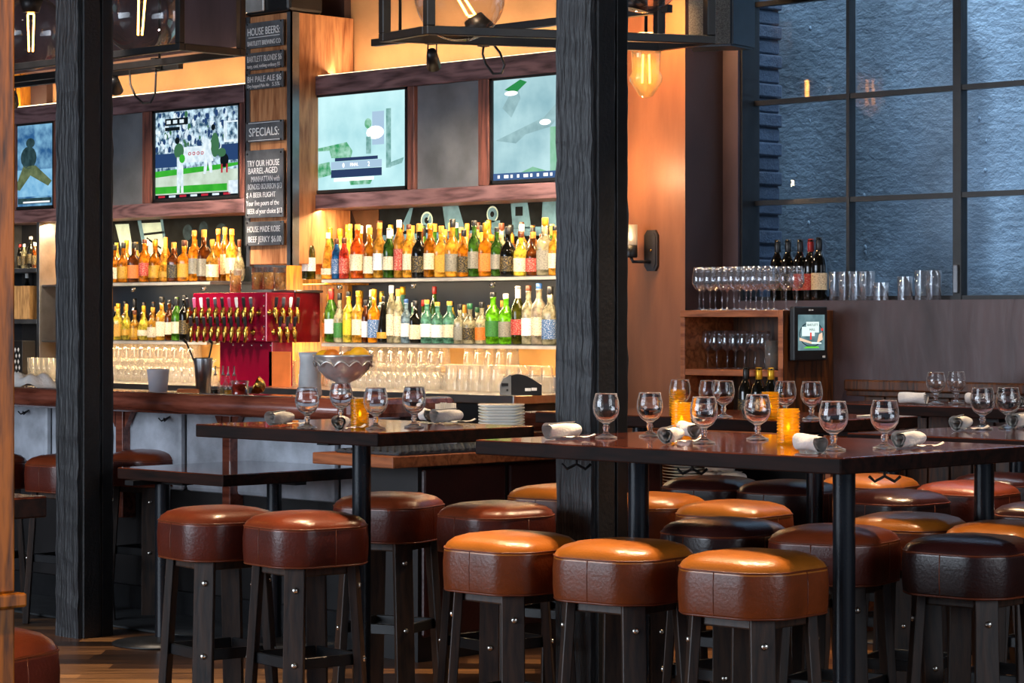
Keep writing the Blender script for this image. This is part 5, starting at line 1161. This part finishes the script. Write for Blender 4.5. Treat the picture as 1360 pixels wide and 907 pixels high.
for i, (px, k) in enumerate(((1111, 1.0), (1124, 1.0), (1140, 1.0), (1152, 1.0), (1170, .6), (1202, .8), (1225, 1.0), (1240, 1.0))):
    if i == 0: bm = BM(); lathe(bm, TALL, 16); tb0 = link('tumbler', bm, M['wine_clear']); o = tb0
    else: o = dup(tb0, (0, 0, 0))
    o.location = (x_on(px, 9.39), 9.39, SILL + .0005); o.scale = (1.0, 1.0, k); tag(o, f'clear tumbler on the window sill, {ORD[i]} from the wine bottles', 'glass', 'tumblers on the window sill')
# payment terminal on the hutch side
e = thing('order_terminal', 'black wall-hung order terminal with a lit touchscreen on the hutch side', 'terminal', (hx1 + .001, 8.97, 1.225))
ty2 = y_on(1099, hx1 + .05) - 8.97; th_ = 1.475 - 1.225
bm = BM(); box(bm, .02, .05, 0, ty2, 0, th_, .006); box(bm, 0, .02, .04, ty2 - .04, .04, th_ - .04); link('housing', bm, M['black_plastic'], e)
sw, sh_ = ty2 * .80, th_ * .66
bm = BM()
mt = Tr(.0515, ty2*.10, th_*.19) @ FACE_X
def Q(pts, z_, mat):
    f = bm.faces.new([bm.verts.new(mt @ Vector((a*sw, b_*sh_, z_))) for a, b_ in pts]); f.material_index = mat
rc = lambda a, b_, c, d_: [(a, c), (b_, c), (b_, d_), (a, d_)]
ms = [emit('pos_bg', srgb('4a6a72'), .7, .2, 12, srgb('86a6ac')), emit('pos_pale', srgb('d8ece8'), .9), emit('pos_dark', srgb('22343a'), .7), emit('pos_green', srgb('5fc23a'), .9), emit('pos_pink', srgb('e8c4a8'), .9), emit('pos_red', srgb('d8403a'), .9)]
Q(rc(0, 1, 0, 1), 0, 0); Q(ell(.5, .45, .46, .36), .0004, 2); Q(ell(.5, .45, .43, .33), .0006, 0); Q(rc(.14, .62, .4, .66), .0008, 1); Q(rc(.3, .78, .50, .80), .001, 1)
Q([(.05, .28), (.5, .18), (.5, .24), (.05, .36)], .001, 4); Q([(.7, .2), (.92, .3), (.9, .5), (.78, .45)], .001, 4); Q(rc(.44, .5, .3, .5), .0012, 5); Q([(.2, .06), (.8, .06), (.75, .11), (.3, .11)], .001, 3); Q(rc(.86, .94, .55, .62), .001, 5); Q([(.5, .18), (.88, .18), (.85, .22), (.5, .24)], .0012, 1)
text_into(bm, 'BARTLETT', .10*sh_, mt @ Tr(.34*sw, .68*sh_, .0014), 2, width=.4*sw, extrude=.0002); text_into(bm, 'HALL', .10*sh_, mt @ Tr(.42*sw, .55*sh_, .0014), 2, width=.22*sw, extrude=.0002)
link('touchscreen', bm, ms, e, recalc=False)
bm = BM(); mt2 = Tr(.0505, 0, 0) @ FACE_X
box(bm, .0505, .0515, ty2*.42, ty2*.48, th_*.92, th_*.95); box(bm, .0505, .0515, ty2*.5, ty2*.56, th_*.925, th_*.945); box(bm, .0505, .0515, ty2*.84, ty2*.92, th_*.05, th_*.09); link('markings', bm, M['white_plastic'], e)
# lower cabinet
CY0 = 8.82; lx0, lx1 = x_on(862, CY0), x_on(1103, CY0)
lx0b = -8.05
e = thing('oak_cabinet', 'oak base cabinet under the hutch, open shelf with plates and napkins', 'cabinet', ((lx0 + lx1)/2, CY0, 0))
c0 = (lx0 + lx1)/2; a0, a1 = lx0 - c0, lx1 - c0
bm = BM(); box(bm, a0 - .06, a1, 0 - .03, WYW - CY0 - .03, .893, .93, .004); link('worktop', bm, M['cab_oak'], e)
bm = BM(); box(bm, a0, a0 + .035, 0, .45, 0, .893, .003); link('side_board', bm, M['cab_oak'], e)
bm = BM(); box(bm, a1 - .03, a1, 0, .45, 0, .893, .003); link('side_board', bm, M['cab_oak'], e)
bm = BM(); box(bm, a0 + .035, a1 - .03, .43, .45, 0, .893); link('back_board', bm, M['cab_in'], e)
bm = BM(); box(bm, a0 + .035, a1 - .03, .005, .43, .57, .595, .003); link('shelf', bm, M['cab_oak'], e)
bm = BM(); box(bm, a0 + .035, a1 - .03, .005, .43, .2, .225, .003); link('shelf', bm, M['cab_oak'], e)
bm = BM(); lathe(bm, [(0, 0), (.06, 0), (.065, .003), (.115, .012), (.116, .015), (.07, .006), (0, .004)], 28); rp_ = link('round_plate', bm, M['porcelain'])
pxx, pyy = x_on(912, 8.96), 8.96
for k in range(15):
    o = rp_ if k == 0 else dup(rp_, (0, 0, 0)); o.location = (pxx, pyy, .5955 + k*.0145); tag(o, 'white round plate in the stack inside the oak cabinet', 'plate', 'round plates in the cabinet')
for k, (px, dz, rr) in enumerate(((945, 0, 1.), (955, .0, .4), (965, 0, 1.6), (975, .0, .9), (950, .05, .7), (962, .05, .2), (972, .05, 1.3), (956, .10, .5))):
    o = dup(NK, (x_on(px, 8.93 + .03*(k % 3)), 8.93 + .03*(k % 3), .596 + dz + .09*0), rr, 'rolled white napkin piled in the oak cabinet beside the plates', 'napkins piled in cabinet')
    o.scale = (1.1, 1.1, 1.1)
rnd = random.Random(4)
for k in range(12):
    bm = BM(); r = rnd.uniform(.018, .028); sphere(bm, (0, 0, 0), r, 10, (1, 1, .85))
    px = 1000 + (k % 6)*8.5; yy = 8.92 + (k // 6)*.05
    tag(link('jar_lid_ball', bm, [M['bolt'], M['silver'], M['copper_pan'], M['black_plastic']][k % 4], None, (x_on(px, yy), yy, .596 + r*.85 + .0)), f'{["brass", "silver", "copper", "black"][k % 4]} round caddy item on cabinet shelf, {ORD[k]} of a row', 'caddy item', 'round items in the cabinet')

# ------------------------------------------------------------------ wall sconce, speaker, hanging lamps, tracks
sx0 = x_on(866, 9.05)
e = thing('wall_sconce', 'dark metal wall sconce with ribbed glass cylinder on the copper pillar', 'wall lamp', (sx0, 9.05, 1.65))
bm = BM(); oc = [(-.04, .025), (-.02, 0), (.03, 0), (.046, .025), (.046, .175), (.03, .20), (-.02, .20), (-.04, .175)]
prism(bm, oc, Tr(0, 0, 0) @ FACE_Y, .014); prism(bm, [(x_*.78 + .001, z_*.86 + .014) for x_, z_ in oc], Tr(0, -.012, 0) @ FACE_Y, .006); link('backplate', bm, plain('dark_bronze', (.05, .042, .04), .4, .3), e)
bm = BM(); lathe(bm, [(0, 0), (.006, 0), (.006, .005), (0, .007)], 10, mtx=Tr(0.01, -.018, .10) @ Rx(PI/2)); link('screw', bm, M['brass'], e)
bm = BM(); tube(bm, [(.0, -.016, .045), (0, -.075, .045), (-.035, -.10, .045), (-.045, -.105, .07)], .008, 8); lathe(bm, [(0, .065), (.03, .065), (.033, .07), (.033, .125), (0, .125)], 16, (-.045, -.105, 0)); link('arm', bm, M['black_steel'], e)
bm = BM()
lathe(bm, [(.031, .125), (.031, .225), (.028, .225), (.028, .128)], 40, (-.045, -.105, 0), sq=lambda a: 1 + .05*math.cos(20*a)); gl_ = link('glass_cylinder', bm, thin_glass('sconce_glass', (1, .97, .9), .3, .35, (1, .95, .85)), e)
bm = BM(); sphere(bm, (-.045, -.105, .17), .012, 10, (1, 1, 2)); link('bulb', bm, emit('sconce_bulb', (1, .8, .55), 2.5), e)
# speaker high on the corner
e = thing('corner_speaker', 'dark wedge loudspeaker with grey grille, high beside the window', 'speaker', (x_on(952, 8.95), 8.95, 2.69), .45)
bm = BM(); prism(bm, [(-.10, -.10), (.10, -.10), (.16, .12), (-.16, .12)], Tr(0, 0, 0), .5); bmesh.ops.bevel(bm, geom=bm.edges[:], offset=.01, segments=2, affect='EDGES'); link('cabinet', bm, M['navy'], e)
bm = BM(); g_ = [(-.105, .03), (.085, .03)]
for k in range(9): pass
arc = [(-.11 + .2*k/10, -.10 - .03*math.sin(PI*k/10)) for k in range(11)]
prism(bm, arc + [(.09, -.09), (-.11, -.09)], Tr(0, 0, .01), .48); link('grille', bm, M['cloth_speaker'], e)
bm = BM(); box(bm, -.02, .02, .10, .45, .2, .24); link('wall_bracket', bm, M['black_steel'], e)
# box-frame chandeliers
def frame_lamp(corner, u, v, ln, wd, ht, label, globes, tk=.036):
    e = thing('box_frame_chandelier', label, 'chandelier', corner)
    u = Vector((u[0], u[1], 0)).normalized(); v = Vector((v[0], v[1], 0)).normalized(); zv = Vector((0, 0, 1))
    B = Matrix(((u.x, v.x, 0, 0), (u.y, v.y, 0, 0), (0, 0, 1, 0), (0, 0, 0, 1))); h = tk/2
    bm = BM()
    for b_ in (0, wd):
        for c in (0, ht): box(bm, -h, ln + h, b_ - h, b_ + h, c - h, c + h, .003, 1, mtx=B)
    for a in (0, ln):
        for b_ in (0, wd): box(bm, a - h, a + h, b_ - h, b_ + h, h, ht - h, .003, 1, mtx=B)
        for c in (0, ht): box(bm, a - h, a + h, h, wd - h, c - h, c + h, .003, 1, mtx=B)
    link('frame', bm, M['black_steel'], e)
    bm = BM()
    for a in (.1*ln, .9*ln): tube(bm, [B @ Vector((a, wd/2, ht)), B @ Vector((a, wd/2, 3.9 - corner[2]))], .012, 8)
    link('hanger', bm, M['black_steel'], e)
    for (a, b_, c, r, tilt) in globes:
        p = B @ Vector((a, b_, c))
        bm = BM(); res = bmesh.ops.create_uvsphere(bm, u_segments=28, v_segments=18, radius=r)
        for vv in bm.verts: vv.co += p
        for f in bm.faces: f.smooth = True
        g = link('glass_globe', bm, M['globe'], e)
        d = Vector((math.sin(tilt)*.7, math.sin(tilt)*.7, math.cos(tilt)))
        bm = BM(); tube(bm, [p - d*r*.95, p - d*r*.55], [r*.34, r*.22], 12); link('socket', bm, M['black_steel'], g)
        bm = BM()
        for s in (-.012, .012): tube(bm, [p - d*r*.5 + Vector((s, s, 0)), p + d*r*.5 + Vector((s*.6, s*.6, 0))], .0055, 6)
        tube(bm, [p - d*r*.52 - Vector((.012, .012, 0)), p - d*r*.52 + Vector((.012, .012, 0))], .006, 6)
        link('filament', bm, M['filament'], g)
    return e
ZB = 2.6
pA = fpt(570, (ZB - H)*F/(HY - 40)); pB = fpt(942, (ZB - H)*F/(HY - 53))
uu = (pB[0]-pA[0], pB[1]-pA[1]); LN = math.hypot(*uu)
pC = fpt(511, (ZB - H)*F/(HY - 50))
vv_ = (pC[0]-pA[0], pC[1]-pA[1])
frame_lamp((pA[0], pA[1], ZB), uu, vv_, LN, max(.25, math.hypot(*vv_)), .75, 'black box-frame chandelier with globe bulbs, hanging at top centre', [(.20, .12, .16, .19, -.55), (1.02, .14, .3, .18, .2)])
ZA = 2.75
pA = fpt(239, (ZA - H)*F/(HY - 62)); pB = fpt(320, (ZA - H)*F/(HY - 70))
frame_lamp((pA[0], pA[1], ZA), (-1, 0), (pB[0]-pA[0], pB[1]-pA[1]), 2.1, max(.25, math.hypot(pB[0]-pA[0], pB[1]-pA[1])), .75, 'black box-frame chandelier with globe bulbs, hanging at top left', [(.45, .1, .2, .20, PI + .05), (1.5, .15, .2, .20, PI)])
# track with spots
def track(p0, p1, label):
    e = thing('light_track', label, 'light track', p0); p0, p1 = Vector(p0), Vector(p1)
    d = p1 - p0; ang = math.atan2(d.y, d.x)
    bm = BM(); box(bm, 0, d.length, -.018, .018, 0, .035, .003, mtx=Rz(ang)); link('rail', bm, M['black_steel'], e)
    bm = BM(); 
    for k in (.1, .9): tube(bm, [Vector((d.x*k, d.y*k, .035)), Vector((d.x*k, d.y*k, 3.9 - p0.z))], .008, 6)
    link('hanger', bm, M['black_steel'], e)
    return e, p0, d
def spot(p, aim, label, energy, size=1.0, col=(1, .8, .58), blend=.6):
    p, aim = Vector(p), Vector(aim); d = (aim - p).normalized()
    e = thing('track_spotlight', label, 'spotlight', p)
    qr = Vector((0, 0, -1)).rotation_difference(d).to_matrix().to_4x4()
    bm = BM(); lathe(bm, [(0, .03), (.022, .03), (.028, .0), (.036, -.075), (.033, -.075), (.028, -.06)], 16, mtx=qr); link('lamp_head', bm, M['black_steel'], e)
    bm = BM(); lathe(bm, [(0, -.062), (.027, -.062)], 16, mtx=qr); link('lens', bm, M['lens'], e)
    bm = BM(); tube(bm, [(.03, 0, -.0), (.03, 0, .055), (-.03, 0, .055), (-.03, 0, 0)], .004, 6); box(bm, -.03, .03, -.02, .02, .055, .09); link('yoke', bm, M['black_steel'], e)
    ld = bpy.data.lights.new('spot_lamp', 'SPOT'); ld.energy = energy; ld.spot_size = size; ld.spot_blend = blend; ld.color = col; ld.shadow_soft_size = .05
    lo = bpy.data.objects.new('spot_lamp', ld); COL.objects.link(lo); lo.location = p + d*.08; lo.rotation_euler = d.to_track_quat('-Z', 'Y').to_euler(); 
    return e
YT = 8.1
def on(px, py, y): return Vector((x_on(px, y), y, z_on(px, py, y)))
a = on(506, 48, 8.1); zt_ = z_on(573, 53, YT)
track((x_on(496, YT), YT, zt_), (x_on(890, YT) , YT, zt_), 'black light track below the centre chandelier')
track((x_on(-20, YT), YT, zt_), (x_on(240, YT), YT, zt_), 'black light track below the left chandelier')
spot((x_on(574, YT), YT, z_on(574, 74, YT)), (-9.6, 9.3, 1.5), 'track spotlight with glowing lens below the centre chandelier', 190, 1.3)
spot((x_on(152, YT), YT, z_on(152, 108, YT)), (-12.2, 9.3, 1.4), 'track spotlight with clamp right of the left column', 190, 1.3)
spot((x_on(17, YT), YT, z_on(17, 128, YT)), (-14, 9.3, 1.3), 'track spotlight at the far left between posts', 60, 1.0)
for pts, lb_, y in (([(642, 62), (641, 72), (645, 85), (655, 98), (666, 97), (670, 86), (664, 70), (648, 50)], 'looping black cable below the centre chandelier', 8.05), ([(172, 90), (173, 112), (180, 128), (190, 137), (200, 136), (206, 124), (207, 100), (207, 92)], 'looping black cable below the left chandelier', 8.05)):
    bm = BM(); P3 = [on(a_, b_, y) for a_, b_ in pts]; o0 = P3[0]; tube(bm, [p - o0 for p in P3], .006, 6)
    box(bm, *(lambda r: (r.x - .02, r.x + .02, r.y - .02, r.y + .02, r.z, r.z + .06))(P3[-1 if 'left' in lb_ else 0] - o0))
    tag(link('power_cable', bm, M['black_plastic'], None, o0), lb_, 'cable')
# ribbed glass pendant beside the column
pd = on(858, 130, 8.6)
e = thing('ribbed_pendant', 'ribbed crystal pendant lamp hanging in front of the copper pillar', 'pendant lamp', (pd.x, pd.y, pd.z))
bm = BM(); lathe(bm, [(.01, .0), (.03, .008), (.072, .075), (.074, .10), (.062, .125), (.066, .20), (.070, .24), (.067, .24), (.058, .125), (.068, .09), (.02, .012)], 48, sq=lambda a_: 1 + .04*math.cos(16*a_)); link('glass_shade', bm, thin_glass('pendant_glass', (1, .93, .8), .3, .25, (1, .8, .5)), e)
bm = BM(); lathe(bm, [(0, .24), (.075, .24), (.078, .25), (.078, .28), (.05, .30), (0, .30)], 24); tube(bm, [(0, 0, .29), (0, 0, 3.9 - pd.z)], .008, 6); link('cap', bm, M['black_steel'], e)
bm = BM(); 
for k in range(4): tube(bm, [(.02*math.cos(k*PI/2), .02*math.sin(k*PI/2), .20), (.025*math.cos(k*PI/2), .025*math.sin(k*PI/2), .07)], .004, 6)
link('filament', bm, M['filament'], e)
# bare globe pendants over the left part of the room (seen as reflections in the window)
for i, (px, py, y) in enumerate(((1072, 110, 5.2), (1186, 85, 5.0))):
    yy = 2*WYG - y; t = T(px); D = yy*R2/(1+t); x = D*(t-1)/R2; zz_ = H - (py - HY)*D/F
    e = thing('globe_pendant', ['globe pendant with one long filament, left of a pair', 'globe pendant with one long filament, right of a pair'][i], 'pendant lamp', (x, y, zz_), 0, 'globe pendants over the room')
    bm = BM(); sphere(bm, (0, 0, 0), .17, 24); link('glass_globe', bm, M['globe'], e)
    bm = BM(); tube(bm, [(0, 0, -.12), (0, 0, .02)], .012, 6); link('filament', bm, emit('pendant_filament', (1, .38, .05), 40) if i == 0 else bpy.data.materials['pendant_filament'], e)
    bm = BM(); tube(bm, [(0, 0, .16), (0, 0, 3.9 - zz_)], .01, 6); link('stem', bm, M['black_steel'], e)

# ------------------------------------------------------------------ light
def area(name, loc, aim, sx_, sy_, energy, col, spread=None):
    ld = bpy.data.lights.new(name, 'AREA'); ld.shape = 'RECTANGLE'; ld.size = sx_; ld.size_y = sy_; ld.energy = energy; ld.color = col
    if spread: ld.spread = spread
    o = bpy.data.objects.new(name, ld); COL.objects.link(o); o.location = loc
    o.rotation_euler = (Vector(aim) - Vector(loc)).to_track_quat('-Z', 'Y').to_euler(); return o
def point(name, loc, energy, col, r=.05):
    ld = bpy.data.lights.new(name, 'POINT'); ld.energy = energy; ld.color = col; ld.shadow_soft_size = r
    o = bpy.data.objects.new(name, ld); COL.objects.link(o); o.location = loc; return o
WARM, COOL = (1, .62, .28), (.76, .87, 1)
area('window_and_fill_light', (-9.5, -2.6, 2.2), (-9, 7, 1.0), 7, 2.6, 440, COOL)
area('alley_skylight', (-6.5, 10.1, 4.6), (-6.5, 10.25, 1.8), 6, .7, 130, (.74, .88, 1))
sd = bpy.data.lights.new('sun', 'SUN'); sd.energy = 2.6; sd.angle = .03; sd.color = (.8, .9, 1)
so_ = bpy.data.objects.new('sun', sd); COL.objects.link(so_); so_.rotation_euler = Vector((.45, .40, -1)).to_track_quat('-Z', 'Y').to_euler()
# strip lamps of the back bar, plus added strips that brighten the bottles
area('strip_and_fill_lamp', (-9.6, 9.27, 1.262), (-9.6, 9.40, 1.0), 2.2, .03, 26, WARM)
area('strip_and_fill_lamp', (-12.3, 9.27, 1.262), (-12.3, 9.40, 1.0), 2.0, .03, 23, WARM)
area('strip_and_fill_lamp', (-9.8, 9.22, 1.615), (-9.8, 9.45, 1.28), 2.4, .03, 9, (1, .74, .45))  # this and the next: added fill over the lower shelf bottles
area('strip_and_fill_lamp', (-12.2, 9.22, 1.615), (-12.2, 9.45, 1.28), 1.8, .03, 6, (1, .74, .45))
area('niche_fill', (x_on(61, 9.36), 9.36, 2.03), (x_on(61, 9.36), 9.5, 1.4), .3, .05, 16, (1, .72, .38))  # added fill to brighten the oak back of the niche
area('strip_and_fill_lamp', (-9.8, 9.32, 2.035), (-9.8, 9.42, 1.6), 2.4, .05, 22, (1, .72, .38))  # this and the next: added fill over the upper shelf bottles
area('strip_and_fill_lamp', (-12.5, 9.32, 2.035), (-12.5, 9.42, 1.6), 2.2, .05, 18, (1, .68, .34))
area('strip_and_fill_lamp', (-9.9, 9.42, 2.83), (-9.9, 9.6, 3.4), 2.6, .05, 13, (1, .72, .45))
area('strip_and_fill_lamp', (-12.9, 9.42, 2.83), (-12.9, 9.6, 3.4), 2.6, .05, 10, (1, .68, .40))
# pillar
point('sconce_lamp', (sx0 - .03, 8.78, 2.12), 6, (1, .66, .34), .03)
area('pillar_lamp', (x_on(860, 8.75), 8.75, 2.95), (x_on(872, 9.05), 9.05, 2.1), .15, .15, 10, (1, .55, .22))
# warm overhead spots over the tables, with some added as fill elsewhere
def downspot(loc, aim, energy, size, col=(1, .70, .42), r=.06):
    ld = bpy.data.lights.new('overhead_and_fill_spot', 'SPOT'); ld.energy = energy; ld.spot_size = size; ld.spot_blend = .5; ld.color = col; ld.shadow_soft_size = r
    o = bpy.data.objects.new('overhead_and_fill_spot', ld); COL.objects.link(o); o.location = loc; o.rotation_euler = (Vector(aim) - Vector(loc)).to_track_quat('-Z', 'Y').to_euler()
downspot((-4.9, 6.2, 3.8), (-4.6, 5.3, .8), 420, .9)
downspot((-5.9, 6.0, 3.8), (-5.2, 5.2, .8), 330, .8)
downspot((-5.2, 7.9, 3.8), (-5.1, 6.9, .8), 330, 1.0)
downspot((-6.6, 8.0, 3.8), (-6.1, 7.4, .8), 200, .9)
downspot((-7.2, 6.1, 3.8), (-6.5, 5.4, .8), 300, .8)
downspot((-9.2, 5.9, 3.8), (-8.6, 5.2, 0), 330, .9, (1, .82, .62))  # this and the next are added to brighten the floor planks
downspot((-7.8, 4.6, 3.8), (-8.0, 5.0, 0), 260, .8, (1, .82, .62))
downspot((-7.2, 6.4, 3.8), (-7.5, 7.6, .9), 150, .8)
downspot((-10.5, 6.3, 3.8), (-10.9, 8.9, 1.3), 420, .7, (1, .84, .7))
downspot((-5.6, 7.9, 3.8), (-6.0, 9.2, .9), 160, 1.1, (1, .75, .5))  # added to brighten the wainscot by the farthest table
area('window_and_fill_light', (1.6, 5.0, 2.3), (-5, 6, 1.1), 3.5, 2.0, 80, (.85, .92, 1))  # unseen cool fill added on the right to brighten glass rims
downspot((-2.6, 1.3, 3.6), (-3.4, 2.3, 1.2), 230, .7, (1, .72, .4))  # added to brighten the honey post
downspot((-3.9, 2.2, 3.6), (-4.4, 2.8, .8), 60, .6)  # added fill for the stool in the lower left corner
w = bpy.data.worlds.new('World'); SC.world = w; w.use_nodes = True
bg = w.node_tree.nodes['Background']; bg.inputs[0].default_value = (.45, .6, .85, 1); bg.inputs[1].default_value = .22
# ------------------------------------------------------------------ camera
cam = bpy.data.cameras.new('camera'); cam.sensor_width = 36; cam.lens = 36 * F / 1360; cam.shift_y = -(453.5 - HY) / 1360; cam.clip_start = .05
co = bpy.data.objects.new('camera', cam); COL.objects.link(co); co.location = (0, 0, H); co.rotation_euler = (PI/2, 0, PI/4); SC.camera = co
SC.view_settings.view_transform = 'Standard'; SC.view_settings.look = 'None'; SC.view_settings.exposure = .5; SC.view_settings.gamma = 1
SC.cycles.transparent_max_bounces = 32; SC.cycles.max_bounces = 10; SC.cycles.sample_clamp_indirect = 6
